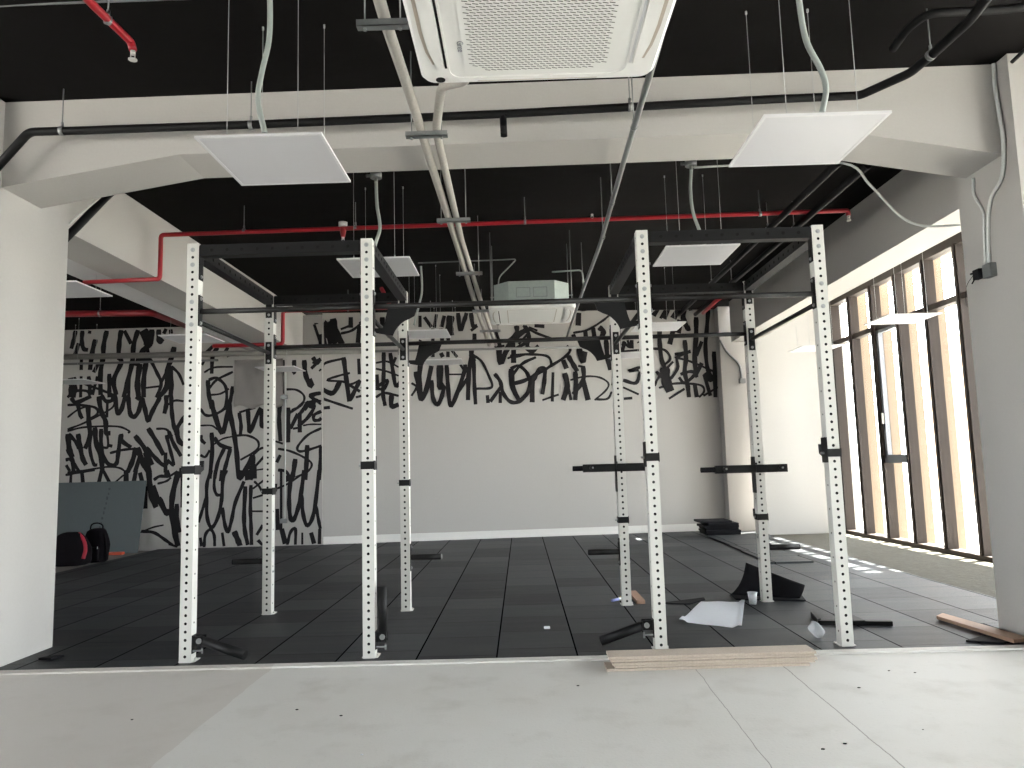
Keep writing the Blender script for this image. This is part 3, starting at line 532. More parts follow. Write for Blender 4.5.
# suspended flat light panels
def light_panel(cx, cy, z, label, w=.6, wires=True, yaw=0, far=False):
    t = thing('light_panel', label, 'ceiling light', (cx, cy, z), 'square white light panels hung on wires')
    h = w/2; cz = ceil_z(cy, cx)
    pbm('frame', frame_m, t, lambda bm: [box(bm, cx-h, cx+h, cy-h, cy-h+.014, z, z+.012), box(bm, cx-h, cx+h, cy+h-.014, cy+h, z, z+.012), box(bm, cx-h, cx-h+.014, cy-h+.014, cy+h-.014, z, z+.012), box(bm, cx+h-.014, cx+h, cy-h+.014, cy+h-.014, z, z+.012)])
    pbm('diffuser', panel_m, t, lambda bm: box(bm, cx-h+.014, cx+h-.014, cy-h+.014, cy+h-.014, z+.002, z+.009))
    if wires:
        for sx_ in (-1, 1):
            for sy_ in (-1, 1):
                pbm('suspension_wire', ROD, t, lambda bm: (cyl(bm, (cx+sx_*(h-.13), cy+sy_*(h-.06), z+.012), (cx+sx_*(h-.13), cy+sy_*(h-.06), cz), .0018, 5), cyl(bm, (cx+sx_*(h-.13), cy+sy_*(h-.06), z+.012), (cx+sx_*(h-.13), cy+sy_*(h-.06), z+.04), .005, 6), cyl(bm, (cx+sx_*(h-.13), cy+sy_*(h-.06), cz-.02), (cx+sx_*(h-.13), cy+sy_*(h-.06), cz), .006, 6)))
    return t
light_panel(-1.19, 3.63, 2.733, 'square white light panel nearest the camera, left of the air conditioner')
light_panel(1.49, 3.66, 2.765, 'square white light panel nearest the camera, right of the air conditioner')
light_panel(-1.165, 6.24, 2.882, 'square white light panel over the left rack cage')
light_panel(1.52, 6.17, 2.885, 'square white light panel over the right rack cage')
light_panel(-1.18, 9.45, 2.87, 'small far white light panel left of centre before the mural')
light_panel(1.80, 9.40, 2.87, 'small far white light panel right of centre before the mural')
light_panel(-1.16, 11.55, 2.80, 'farthest white light panel against the mural, left of centre')
light_panel(1.75, 11.60, 2.83, 'farthest white light panel against the mural, right of centre')
light_panel(-4.22, 6.75, 2.90, 'white light panel in the left bay, just behind the near left column')
light_panel(-4.20, 9.45, 2.90, 'white light panel in the left bay beside the side beam')
light_panel(-3.68, 11.4, 2.74, 'farthest white light panel in the left bay against the mural')
light_panel(-6.82, 11.3, 2.62, 'white light panel at the far left edge against the mural')
light_panel(4.46, 8.55, 2.725, 'white light panel hanging in front of the window wall')
light_panel(4.46, 11.1, 2.78, 'white light panel in the far right corner by the window')

# flexible conduits feeding the panels, from round ceiling boxes
def flex(pts, r, label, m=conduit_m, name='flexible_conduit', box_at=None, cat='conduit'):
    pts = [Vector(p) for p in pts]
    t = thing(name, label, cat, tuple(pts[-1]))
    pbm('hose', m, t, lambda bm: tube(bm, smooth(pts, 6), r, 10))
    if box_at is not None:
        q = Vector(box_at); cz = ceil_z(q.y)
        pbm('junction_box', zinc, t, lambda bm: (cyl(bm, (q.x, q.y, cz-.045), (q.x, q.y, cz), .05, 16), cyl(bm, (q.x-.085, q.y, cz-.022), (q.x-.05, q.y, cz-.022), .014, 8), cyl(bm, (q.x, q.y, cz-.08), (q.x, q.y, cz-.045), .016, 10)))
    return t
def on(px, py, Y_): return P(px, py, 1, Y_)
flex([on(268, -14, 3.6), on(270, 4, 3.6), on(269, 40, 3.6), on(262, 72, 3.6), on(258, 100, 3.6), on(265, 133.5, 3.6)], .014, 'grey hose dropping to the front left light panel')
flex([on(797, -25, 3.65), on(799, 0, 3.65), on(806, 40, 3.65), on(821, 70, 3.65), on(826, 90, 3.65), on(822, 112.5, 3.65)], .015, 'grey hose dropping to the front right light panel')
q = on(376, 178, 6.15); flex([(q.x, q.y, 3.62), on(377, 205, 6.15), on(380, 228, 6.15), on(375, 248, 6.15), on(382, 263, 6.15)], .014, 'grey hose from a ceiling box to the left middle light panel', box_at=q)
q = on(691, 166, 6.1); flex([(q.x, q.y, 3.62), on(690.5, 190, 6.1), on(693, 212, 6.1), on(700, 232, 6.1), on(706, 249, 6.1)], .014, 'grey hose from a ceiling box to the right middle light panel', box_at=q)
q = on(444, 262, 9.1); flex([on(421, 266, 9.05), on(422, 290, 9.1), on(419, 305, 9.1), on(414, 325, 9.2)], .013, 'thin grey hose to the far left of centre light panel')
# conduit from the right ceiling box towards the window beam
a = on(694, 167.5, 6.1)
pts = [a, on(760, 164, 6.0), on(843, 163, 5.4), on(870, 185, 5.3), on(900, 216, 5.2), on(925, 226, 5.15), on(962, 225, 5.12)]
flex(pts, .009, 'long thin grey conduit crossing from ceiling box to right column', conduit_w)

# cassette air conditioners
def rrect(cx, cy, z, hx, hy, r, k=5):
    o = []
    for sx_, sy_, a0 in ((1, 1, 0), (-1, 1, 90), (-1, -1, 180), (1, -1, 270)):
        for j in range(k+1):
            a = math.radians(a0+90*j/k); o.append(Vector((cx+sx_*(hx-r)+math.cos(a)*r, cy+sy_*(hy-r)+math.sin(a)*r, z)))
    return o
def cassette(cx, cy, z, label, body_h):
    t = thing('air_conditioner', label, 'air conditioner', (cx, cy, z))
    h = .462
    def fp(bm):
        lo = [bm.verts.new(v) for v in rrect(cx, cy, z, h-.012, h-.012, .05)]
        mid_ = [bm.verts.new(v) for v in rrect(cx, cy, z+.012, h, h, .06)]
        hi = [bm.verts.new(v) for v in rrect(cx, cy, z+.055, h, h, .06)]
        inn = [bm.verts.new(v) for v in rrect(cx, cy, z, .345, .415, .05)]
        n = len(lo)
        for a, b in ((lo, mid_), (mid_, hi), (inn, lo)):
            for i in range(n): bm.faces.new((a[i], a[(i+1) % n], b[(i+1) % n], b[i]))
        bm.faces.new(hi); i2 = [bm.verts.new(v.co+Vector((0, 0, .004))) for v in inn]
        for i in range(n): bm.faces.new((inn[i], inn[(i+1) % n], i2[(i+1) % n], i2[i]))
        bm.faces.new(i2)
    pbm('fascia', white_cool, t, fp)
    # central intake grille with its rows of slots
    g = pbm('intake_grille', white_cool, t, lambda bm: prism(bm, rrect(cx, cy, z+.002, .285, .40, .06), (0, 0, .012)))
    def slots(bm):
        ny, nx = 46, 22
        for j in range(ny):
            yy = cy-.365+j*.73/(ny-1)
            for i in range(nx):
                xx = cx-.25+i*.50/(nx-1)+(.006 if j % 2 else -.006)
                if abs(xx-cx) > .22 and abs(yy-cy) > .34: continue
                prism(bm, [(xx-.010, yy-.0042, z+.0015), (xx-.010, yy-.0005, z+.0015), (xx+.010, yy+.0048, z+.0015), (xx+.010, yy+.0011, z+.0015)], (0, 0, .004))
    if cy < 5: pbm('grille_slots', dark_slot, g, slots)
    else: pbm('grille_groove', beige_louver, g, lambda bm: [box(bm, cx+a_-.004, cx+a_+.004, cy-.36, cy+.36, z+.0005, z+.004) for a_ in (-.262, .262)]+[box(bm, cx-.25, cx+.25, cy+b_-.004, cy+b_+.004, z+.0005, z+.004) for b_ in (-.375, .375)])
    for s_ in (-1, 1):
        lv = pbm('louver', white_cool, t, lambda bm: prism(bm, [(cx+s_*a_, cy+b_, z-.004) for a_, b_ in ((.368, -.34), (.368, .34), (.378, .345), (.396, .31), (.410, .22), (.416, .1), (.416, -.1), (.410, -.22), (.396, -.31), (.378, -.345))], (0, 0, .012)))
        pbm('air_slot', dark_slot if s_ < 0 else panel_m, lv, lambda bm: box(bm, *sorted((cx+s_*.353, cx+s_*.362)), cy-.34, cy+.34, z-.0015, z+.012))
        pbm('outlet_gap', beige_louver, lv, lambda bm: prism(bm, [(cx+s_*a_, cy+b_, z-.0012) for a_, b_ in ((.399, .31), (.413, .22), (.419, .1), (.419, -.1), (.413, -.22), (.399, -.31), (.407, -.31), (.424, -.22), (.432, -.1), (.432, .1), (.424, .22), (.407, .31))], (0, 0, .008)))
    for s_ in (-1, 1):
        pbm('trim_strip', beige_louver, t, lambda bm: box(bm, cx-.24, cx+.24, *sorted((cy+s_*.440, cy+s_*.4425)), z-.0015, z+.01))
    pbm('sensor_eye', dark_slot, t, lambda bm: cyl(bm, (cx-.388, cy+.425, z-.002), (cx-.388, cy+.425, z+.01), .019, 18))
    if body_h:
        cz = 3.70 if cy > 4.6 else 3.66
        B = .405; ch = .16
        pbm('body', duct_m, t, lambda bm: prism(bm, [(cx+a_, cy+b_, z+.056) for a_, b_ in ((-B+ch, -B), (B-ch, -B), (B, -B+ch), (B, B-ch), (B-ch, B), (-B+ch, B), (-B, B-ch), (-B, -B+ch))], (0, 0, body_h)))
        pbm('cover_plate', zinc, t, lambda bm: [[box(bm, cx+q-.075, cx+q+.075, cy-B-.004, cy-B-.0005, z+.13+e, z+.136+e) for e in (0, .1)]+[box(bm, cx+q+e-.003, cx+q+e+.003, cy-B-.004, cy-B-.0005, z+.13, z+.236) for e in (-.072, .072)] for q in (-.09, .09)])
        for sx_ in (-1, 1):
            for sy_ in (-1, 1):
                pbm('hanger_rod', zinc, t, lambda bm: (rod(bm, cx+sx_*(B+.03), cy+sy_*.25, z+.12, cz, .005), box(bm, cx+sx_*(B+.018)-.022, cx+sx_*(B+.018)+.022, cy+sy_*.25-.02, cy+sy_*.25+.02, z+.17, z+.175)))
    return t
ac1 = cassette(.110, 2.405, 2.71, 'large white cassette air conditioner at the top of the view', .30)
ac2 = cassette(.165, 8.15, 2.805, 'white cassette air conditioner with bare metal body hanging further back', .25)
tcu = bpy.data.curves.new('brand', 'FONT'); tcu.body = 'Gree'; tcu.size = .035; tcu.extrude = .0004
to = bpy.data.objects.new('brand', tcu); C.objects.link(to); bpy.context.view_layer.update()
me = bpy.data.meshes.new_from_object(to.evaluated_get(bpy.context.evaluated_depsgraph_get())); bpy.data.objects.remove(to)
lg = bpy.data.objects.new('logo', me); C.objects.link(lg); me.materials.append(greyframe); lg.parent = ac1
lg.location = (-.302, .16, .0020); lg.rotation_euler = (math.pi, 0, math.pi/2)

# insulated refrigerant pipes on hangers
def pipe(name, pts, r, m, label, cat, r_bend=.12, seg=12, group=None, extra=None):
    pts = [Vector(p) for p in pts]; t = thing(name, label, cat, tuple(pts[0]), group)
    pbm('pipe_run', m, t, lambda bm: tube(bm, bend(pts, r_bend), r, seg))
    if extra: extra(t)
    return t
ZI = 3.15
pipe('insulated_pipe', [P(374, -20, 2, ZI), P(385, 20, 2, ZI), P(412, 100, 2, ZI), P(430, 160, 2, ZI), P(455.6, 240, 2, ZI), P(474, 300, 2, ZI), P(489, 345, 2, ZI)], .027, insul_m, 'left of two beige wrapped pipes running back under the ceiling', 'pipe', .4)
pipe('insulated_pipe', [(-.19, 2.75, 2.90), (-.20, 3.3, 2.96), (-.36, 3.70, ZI), P(436, 130, 2, ZI), P(444, 165, 2, ZI), P(461.5, 240, 2, ZI), P(480.5, 300, 2, ZI), P(496, 345, 2, ZI)], .025, insul_m, 'right of two beige wrapped pipes, starting at the near air conditioner', 'pipe', .10)
def trapeze(x0, x1, y, z, w, label, zt=None):
    t = thing('pipe_hanger', label, 'hanger', (x0, y, z), 'galvanised trapeze hangers under the wrapped pipes')
    zc = zt or ceil_z(y)
    pbm('channel', zinc, t, lambda bm: (box(bm, x0, x1, y-w/2, y+w/2, z-.03, z-.026), box(bm, x0, x1, y-w/2, y-w/2+.003, z-.03, z), box(bm, x0, x1, y+w/2-.003, y+w/2, z-.03, z)))
    for x in (x0+.035, x1-.035):
        pbm('hanger_rod', zinc, t, lambda bm: (rod(bm, x, y, z-.045, zc, .004), cyl(bm, (x, y, z-.042), (x, y, z-.031), .009, 6)))
for x0, x1, y, d in ((-.665, -.44, 3.07, 'nearest, beside the air conditioner'), (-.62, -.375, 4.17, 'just in front of the white cross beam'), (-.61, -.345, 5.71, 'just behind the white cross beam'), (-.60, -.335, 7.35, 'over the rear of the rack'), (-.555, -.27, 9.2, 'second farthest'), (-.54, -.24, 10.6, 'farthest, by the mural wall')):
    trapeze(x0, x1, y, 3.12, .04, 'galvanised trapeze hanger under the wrapped pipes, '+d)
# grey steel conduit running back on the right of the air conditioner
def rods_for(t, pts, r, zc=None):
    for x, y, z in pts:
        pbm('hanger_rod', zinc, t, lambda bm: rod(bm, x, y, z, zc or ceil_z(y), .0035))
def clamps(t, pts, d, r):
    """ring clamps round a pipe of radius r running along d, each on its rod"""
    d = Vector(d).normalized()
    for p in pts:
        p = Vector(p)
        pbm('clamp', zinc, t, lambda bm: (tube(bm, [p-d*.012, p+d*.012], r+.003, 14), rod(bm, p.x, p.y, p.z+r, ceil_z(p.y, p.x), .004), cyl(bm, (p.x, p.y, p.z+r), (p.x, p.y, p.z+r+.03), .009, 8)))
t = pipe('steel_conduit', [(.70, 2.95, 3.15), P(650, 75, 2, ZI), P(627, 150, 2, ZI), P(600, 245, 2, ZI), P(583, 290, 2, ZI), P(566, 340, 2, ZI)], .018, zinc, 'long grey steel conduit running back right of the air conditioner', 'conduit', .3)
clamps(t, [P(634, 127, 2, ZI), P(612, 203, 2, ZI), P(603, 237, 2, ZI), P(583, 290, 2, ZI)], (0.02, 1, 0), .018)

# black drain pipe on the beam
yb = 4.44
pts = [P(-20, 186, 1, yb), P(29, 132, 1, yb), P(66, 131, 1, yb), P(256, 124.5, 1, yb), P(512, 113.5, 1, yb), P(768, 99.5, 1, yb), P(860, 95.5, 1, yb), P(910, 73, 2, 3.37), P(934, 53, 2, 3.37), P(970, 20, 2, 3.37), P(997, -15, 2, 3.37)]
t = pipe('drain_pipe', pts, .026, pipe_black, 'long black pipe running along the white cross beam', 'pipe', .04, 14)
pbm('branch_stub', pipe_black, t, lambda bm: cyl(bm, P(503, 116, 1, yb), P(504, 136, 1, yb), .022, 12))
clamps(t, [P(62, 131, 1, yb), P(251, 125, 1, yb), P(440, 117, 1, yb), P(630, 107, 1, yb)], (1, 0, 0), .026)
q = P(931, 55, 2, 3.37); clamps(t, [q], (0.08, -1, 0), .027)
pipe('drain_pipe', [P(893, 49, 2, 3.5), P(908, 28, 2, 3.5), P(928, 13, 2, 3.5), P(1000, 10, 2, 3.5), P(1040, 5, 2, 3.5)], .022, pipe_black, 'black pipe elbow in the top right corner', 'pipe', .08, 14)
pipe('drain_pipe', [P(1012, 62, 1, 4.40), P(1030, 45, 1, 4.40)], .012, pipe_black, 'thin black pipe at the top right above the column', 'pipe')
t = pipe('drain_pipe', [on(60, 244, 5.36), on(80, 224, 5.5), on(103, 200, 5.7), on(122, 182, 5.9)], .03, pipe_black, 'short black pipe behind the near left column', 'pipe', .05)
pipe('steel_conduit', [on(60, 232, 5.36), on(78, 216, 5.45), on(97, 200, 5.6), on(112, 186, 5.7)], .008, conduit_w, 'thin pale conduit beside the black pipe behind the left column', 'conduit', .05)
# two black pipes running back under the ceiling on the right
for (a, b), lab in ((((838, 163), (716, 275)), 'left of two black pipes running back beside the right beam'), (((868, 165), (742, 285)), 'right of two black pipes running back beside the right beam')):
    A_ = P(*a, 2, 3.42); B_ = Vector((A_.x, 11.4, 3.42))
    t = pipe('drain_pipe', [A_, B_], .03, pipe_black, lab, 'pipe'); clamps(t, [(A_.x, 7.2, 3.42), (A_.x, 9.4, 3.42)], (0, 1, 0), .03)

# red sprinkler pipes
def head(parent, p, up=False, m=brass):
    p = Vector(p)
    pbm('sprinkler_head', m, parent, lambda bm: (cyl(bm, p, p-Vector((0, 0, .02)), .013, 10), tube(bm, [p-Vector((.011, 0, .02)), p-Vector((.011, 0, .045))], .003, 6), tube(bm, [p-Vector((-.011, 0, .02)), p-Vector((-.011, 0, .045))], .003, 6), cyl(bm, p-Vector((0, 0, .045)), p-Vector((0, 0, .05)), .022, 14)))
YR = 6.85
a = P(848, 210.5, 1, YR); b_ = P(161, 235, 1, YR); c_ = P(162, 279, 1, YR); d_ = P(84, 282.5, 1, YR)
t = pipe('sprinkler_pipe', [a-Vector((0, 0, .05)), a, b_, (b_.x, YR, c_.z), (d_.x, YR, d_.z)], .021, red_m, 'long red sprinkler pipe crossing above the rack, stepping down at left', 'pipe', .035)
head(t, a-Vector((0, 0, .05)))
q = P(592, 214, 1, YR); head(t, q)
q = P(343, 230, 1, YR)
pbm('reducer', red_m, t, lambda bm: tube(bm, [q+Vector((0, 0, .02)), q-Vector((0, 0, .07))], .02, 12, radii=[.035, .018]))
pbm('white_cap', white_cool, t, lambda bm: cyl(bm, q+Vector((0, 0, .03)), q+Vector((0, 0, .075)), .042, 16)); head(t, q-Vector((0, 0, .07)))
clamps(t, [P(244, 231, 1, YR), P(343, 228, 1, YR)+Vector((.12, 0, 0)), P(525, 222, 1, YR), P(760, 214, 1, YR)], (1, 0, 0), .021)
YQ = 10.4
a = P(391, 307.5, 1, YQ); b_ = P(283, 311, 1, YQ)
t = pipe('sprinkler_pipe', [(a.x-.08, YQ-.3, 3.66), (a.x, YQ, a.z), b_, (b_.x, YQ, P(283, 344, 1, YQ).z), P(213, 346, 1, YQ)], .028, red_m, 'second red sprinkler pipe far back before the mural', 'pipe', .05)
clamps(t, [(-2.4, YQ, b_.z)], (1, 0, 0), .028)
pipe('sprinkler_pipe', [P(703, 313, 1, 11.0), P(716, 301, 1, 10.2), P(722, 297, 1, 9.9)], .026, red_m, 'short red pipe slanting down before the right end of the mural', 'pipe', .03)
t = pipe('sprinkler_pipe', [P(60, 314, 1, 9.3), P(152, 313, 1, 9.3), P(200, 331, 1, 11.3)], .04, mat('dark_red_pipe', (.20, .008, .014), .5), 'dark red sprinkler pipe in the left bay', 'pipe', .1); clamps(t, [P(100, 313.6, 1, 9.3)], (1, 0, 0), .04)
t = pipe('sprinkler_pipe', [P(70, -20, 2, 3.42), P(88, 0, 2, 3.42), P(131, 42, 2, 3.42), P(133, 50, 2, 3.37)], .020, red_m, 'short red sprinkler pipe at the top left corner of the view', 'pipe', .03)
head(t, P(133, 51, 2, 3.365)); q = P(108, 20, 2, 3.42); clamps(t, [q], (.7, 1, 0), .021)
pipe('steel_conduit', [P(-10, 5, 2, 3.62), P(40, 2.5, 2, 3.62), P(190, -3, 2, 3.62)], .013, zinc, 'pale steel conduit along the top left edge of the view', 'conduit')
# thin cross conduits near the far air conditioner
pipe('steel_conduit', [on(418, 263, 8.7), on(498, 260, 8.7), on(517, 259, 8.7), on(499, 277, 8.7), on(497, 300, 8.7)], .008, zinc, 'thin grey conduit left of the far air conditioner', 'conduit', .05)
pipe('steel_conduit', [on(552, 272, 9.1), on(582, 270, 9.1), on(584, 285, 9.1)], .010, duct_m, 'short grey conduit right of the far air conditioner', 'conduit', .05)
# long pipes in front of the mural
pipe('steel_conduit', [(-7.4, 11.55, 3.06), (-2.38, 11.55, 3.02)], .045, mat('olive_grey_pipe', (.16, .155, .14), .5), 'thick olive grey pipe high across the left of the mural', 'pipe')
pipe('steel_conduit', [(-2.35, 11.55, 3.01), (1.2, 11.7, 3.0)], .02, mat('dull_grey_pipe', (.20, .20, .19), .5), 'thin grey pipe high across the middle of the mural', 'pipe')
pipe('steel_conduit', [(-7.4, 11.5, 2.94), (-4.7, 11.5, 2.93)], .018, mat('dark_grey_pipe', (.12, .12, .12), .5), 'thin grey pipe below the thick pipe at far left', 'pipe')
# conduits on the right column
xw = 3.105
pts = [P(1008, 60, 1, 4.46), P(1003, 85, 1, 4.46), P(1007, 120, 1, 4.46), P(1009, 150, 1, 4.47)]
def colc(px, py): return P(px, py, 0, xw)
t = thing('wall_conduit', 'pale conduit curving down the right column to a small box', 'conduit', (xw, 4.7, 2.5))
pbm('pipe_run', conduit_w, t, lambda bm: tube(bm, smooth([(3.10, 4.555, 3.64), (3.10, 4.565, 3.5), (3.10, 4.55, 3.3), (3.10, 4.54, 3.12), colc(1002, 176), colc(991, 198), colc(988, 225), colc(989, 266)], 6), .012, 10))
t2 = thing('wall_conduit', 'second pale conduit on the right column joining the same box', 'conduit', (xw, 4.8, 2.5))
pbm('pipe_run', conduit_w, t2, lambda bm: tube(bm, smooth([colc(973, 178), colc(974, 195), colc(983, 212), colc(984, 232), colc(985.5, 266)], 6), .009, 10))
q = P(990, 270, 0, xw)
t3 = thing('junction_box', 'small metal wiring box with loose wires on the right column', 'wiring box', tuple(q))
pbm('case', zinc, t3, lambda bm: rbox(bm, 3.075, 3.119, q.y-.05, q.y+.035, q.z-.05, q.z+.04, .004))
pbm('terminal', rubber, t3, lambda bm: (rbox(bm, 3.055, 3.095, q.y+.04, q.y+.11, q.z-.04, q.z+.025, .004), cyl(bm, (3.07, q.y+.11, q.z+.01), (3.07, q.y+.15, q.z+.012), .007, 6), cyl(bm, (3.07, q.y+.11, q.z-.03), (3.07, q.y+.145, q.z-.055), .005, 6)))
pbm('loose_wire', rubber, t3, lambda bm: tube(bm, smooth([(3.07, q.y+.13, q.z-.005), (3.06, q.y+.19, q.z-.06), (3.06, q.y+.215, q.z-.15), (3.06, q.y+.205, q.z-.2)], 5), .002, 5))
# conduit and box on the rear pier
q = P(742, 381, 1, 12.41)
t = thing('wall_conduit', 'grey conduit bending down the pier to a square box', 'conduit', tuple(q))
pbm('pipe_run', zinc, t, lambda bm: tube(bm, smooth([P(720, 340, 1, 12.40), P(727, 352, 1, 12.40), P(738, 363, 1, 12.40), P(741, 372, 1, 12.40), P(742, 379, 1, 12.40)], 5), .018, 8))
pbm('switch_box', zinc, t, lambda bm: rbox(bm, q.x-.05, q.x+.05, 12.36, 12.419, q.z-.04, q.z+.04, .006))
# conduit run on the left mural wall
q0 = P(284, 372, 1, 11.9); q1 = P(283, 520, 1, 11.9)
t = thing('wall_conduit', 'vertical conduit with two small boxes on the mural wall behind the rack', 'conduit', (q0.x, 11.9, q1.z))
pbm('pipe_run', conduit_w, t, lambda bm: cyl(bm, (q0.x+.02, 11.925, q1.z), (q0.x+.02, 11.925, q0.z), .012, 8))
for q in (P(284.5, 397, 1, 11.9), P(282, 521, 1, 11.9)):
    pbm('switch_box', zinc, t, lambda bm: rbox(bm, q0.x-.045, q0.x+.055, 11.88, 11.945, q.z-.035, q.z+.035, .005))
# crumpled sheet fixed on the mural
a, b_ = P(234.5, 360, 1, 11.9), P(283, 406, 1, 11.9)
bm = NB_(); g = [[bm.verts.new((a.x+(b_.x-a.x)*i/16, 11.90+.03*math.sin(i*1.1+j*.5)*math.cos(j*.9)*.6-.008*random.random(), a.z+(b_.z-a.z)*j/14 + (.03*math.sin(i*.8) if j in (14,) else 0))) for i in range(17)] for j in range(15)]
for j in range(14):
    for i in range(16):
        f = bm.faces.new((g[j][i], g[j][i+1], g[j+1][i+1], g[j+1][i])); f.smooth = True
bmesh.ops.solidify(bm, geom=list(bm.faces), thickness=.004)
one('plastic_sheet', bm, mat('grey_plastic_sheet', (.36, .34, .32), .5), 'crumpled grey sheet hanging over the mural behind the rack', 'sheet', (a.x, 11.92, b_.z))

# ================================================================== ON THE FLOOR
# stack of chipboard planks
base = P(612, 671, 2, 0); bx0 = base.x+.015; bx1 = 1.625; by = 4.335
rows = [(-.045, -.03, 0), (0.0, 0.0, .004), (-.012, .012, -.003), (-.02, 0.0, .005), (-.03, .01, 0)]
desc = ['bottom plank of the chipboard stack, sticking out at left', 'second plank from the bottom of the chipboard stack', 'middle plank of the five in the chipboard stack', 'second plank from the top of the chipboard stack', 'top chipboard plank of the stack on the pale floor']
for k, (l, r, d) in enumerate(rows):
    bm = NB_(); z = .0162*k
    prism(bm, [(bx0+l, by+d, z+.0022), (bx0+l, by+d+.002, z), (bx0+l, by+.145+d, z), (bx0+l, by+.15+d, z+.0142), (bx0+l, by+d+.003, z+.0142), (bx0+l, by+d, z+.0112)], (bx1+r-bx0-l, .02, 0))
    one('wood_plank', bm, wood_m, desc[k], 'plank', ((bx0+bx1)/2, by+.07, z), 'chipboard planks stacked by the floor edge')
# long timber by the right column
bm = NB_(); a, b_, c_, d_ = P(937, 621, 2, 0), P(1014, 645.5, 2, 0), P(1030, 643.5, 2, 0), P(943, 618, 2, 0)
prism(bm, [q_+Vector((0, 0, .0135)) for q_ in (a, b_, c_, d_)], (0, 0, .022))
one('wood_plank', bm, wood2_m, 'long brown timber lying on the rubber floor by the right column', 'plank', tuple(a))
bm = NB_(); prism(bm, [P(966, 642, 2, .001), P(1003, 644.5, 2, .001), P(1012, 642, 2, .001), P(985, 637, 2, .001)], (0, 0, .012))
one('rubber_offcut_or_shadow', bm, rubber, 'black rubber offcut under the brown timber', 'rubber offcut', tuple(P(985, 640, 2, 0)))
bm = NB_(); prism(bm, [(3.0, 4.86, .001), (3.115, 4.86, .001), (3.115, 5.24, .001), (3.04, 5.24, .001)], (0, 0, .012))
one('rubber_offcut_or_shadow', bm, rubber, 'black rubber strip along the foot of the right column', 'rubber offcut', (3.07, 4.9, 0))
# paper sheet
def sheet(name, outline, m, amp, label, cat, n=14, lift=.004, thick=.0015):
    """a sheet laid over four corners a-b (near) and d-c (far)"""
    a, b, c, d = outline; bm = NB_(); g = []
    for j in range(n+1):
        row = []
        for i in range(n+1):
            u, v = i/n, j/n; p = (a*(1-u)+b*u)*(1-v)+(d*(1-u)+c*u)*v
            e = max(abs(u-.5), abs(v-.5))*2
            row.append(bm.verts.new(p+Vector((0, 0, lift+amp*(.5+.5*math.sin(u*9+v*4)*math.cos(v*7-u*3))+(.02*max(0, e-.85)/.15 if (u > .9 or (u < .1 and v < .2)) else 0)))))
        g.append(row)
    for j in range(n):
        for i in range(n):
            f = bm.faces.new((g[j][i], g[j][i+1], g[j+1][i+1], g[j+1][i])); f.smooth = True
    bmesh.ops.solidify(bm, geom=list(bm.faces), thickness=thick)
    return one(name, bm, m, label, cat, tuple((a+c)/2))
sheet('paper_sheet', [P(679, 623, 2, 0), P(742, 629.5, 2, 0), P(745, 603, 2, 0), P(701, 602, 2, 0)], paper_m, .006, 'crumpled white paper sheet lying on the rubber floor', 'paper')
# plastic cup
q = P(753, 604.5, 2, 0)
t = thing('plastic_cup', 'small clear plastic cup standing beside the rightmost rear post', 'cup', (q.x, q.y, 0))
def cupb(bm):
    prof = ((.027, .002), (.038, .095), (.0365, .095), (.026, .004)); n = 20
    rg = [[bm.verts.new((q.x+r*math.cos(2*math.pi*j/n), q.y+r*math.sin(2*math.pi*j/n), z)) for j in range(n)] for r, z in prof]
    for a_, b2 in zip(rg, rg[1:]):
        for j in range(n):
            f = bm.faces.new((a_[j], a_[(j+1) % n], b2[(j+1) % n], b2[j])); f.smooth = True
    bm.faces.new(rg[0][::-1]); bm.faces.new(rg[-1])
pbm('wall', plastic_m, t, cupb)
pbm('rim', plastic_m, t, lambda bm: tube(bm, [(q.x+.038*math.cos(2*math.pi*j/20), q.y+.038*math.sin(2*math.pi*j/20), .095) for j in range(21)], .003, 6))
# crumpled clear wrapper
q = P(817, 638, 2, 0); bm = NB_(); bmesh.ops.create_uvsphere(bm, u_segments=18, v_segments=12, radius=.05)
for v in bm.verts:
    v.co = Vector((v.co.x*.9, v.co.y*.9, max(.0005, (v.co.z+.048)*1.1)))+Vector((.006*math.sin(v.co.z*90+v.co.x*50), .006*math.cos(v.co.x*110), 0))+Vector((q.x, q.y, 0))+Vector((-.25*v.co.z, 0, 0))
for f in bm.faces: f.smooth = True
one('plastic_cup', bm, plastic_m, 'crumpled clear plastic cup lying left of the rightmost front post', 'cup', (q.x, q.y, 0))
# curled black rubber tile behind the rear post
bm = NB_(); g = []
a0, a1 = P(731, 596, 2, 0), P(800, 600, 2, 0)
t0 = P(746, 564, 1, a0.y+.02); t1 = P(805, 587, 1, a1.y+.03)
for j in range(9):
    v = j/8; row = []
    for i in range(13):
        u = i/12; lo = a0*(1-u)+a1*u; hi = t0*(1-u)+t1*u; mid_ = lo*.5+hi*.5+Vector((.03*(1-u), -.03+.05*math.sin(u*3), -.05*(1-u)))
        p = lo*(1-v)**2+mid_*2*v*(1-v)+hi*v*v; row.append(bm.verts.new(p+Vector((0, 0, .012))))
    g.append(row)
for j in range(8):
    for i in range(12):
        f = bm.faces.new((g[j][i], g[j][i+1], g[j+1][i+1], g[j+1][i])); f.smooth = True
bmesh.ops.recalc_face_normals(bm, faces=list(bm.faces)); bmesh.ops.solidify(bm, geom=list(bm.faces), thickness=.01)
one('rubber_tile', bm, rubber, 'curled black rubber tile propped behind the rightmost rear post', 'rubber tile', tuple((a0+a1)/2))
bm = NB_(); c0 = P(736, 600, 2, .001); c1 = P(806, 601.5, 2, .001); prism(bm, [c0, c1, c1+Vector((.05, .22, 0)), c0+Vector((.02, .24, 0))], (0, 0, .012))
one('rubber_tile', bm, rubber, 'flat black rubber tile lying under the curled one', 'rubber tile', tuple(c0))
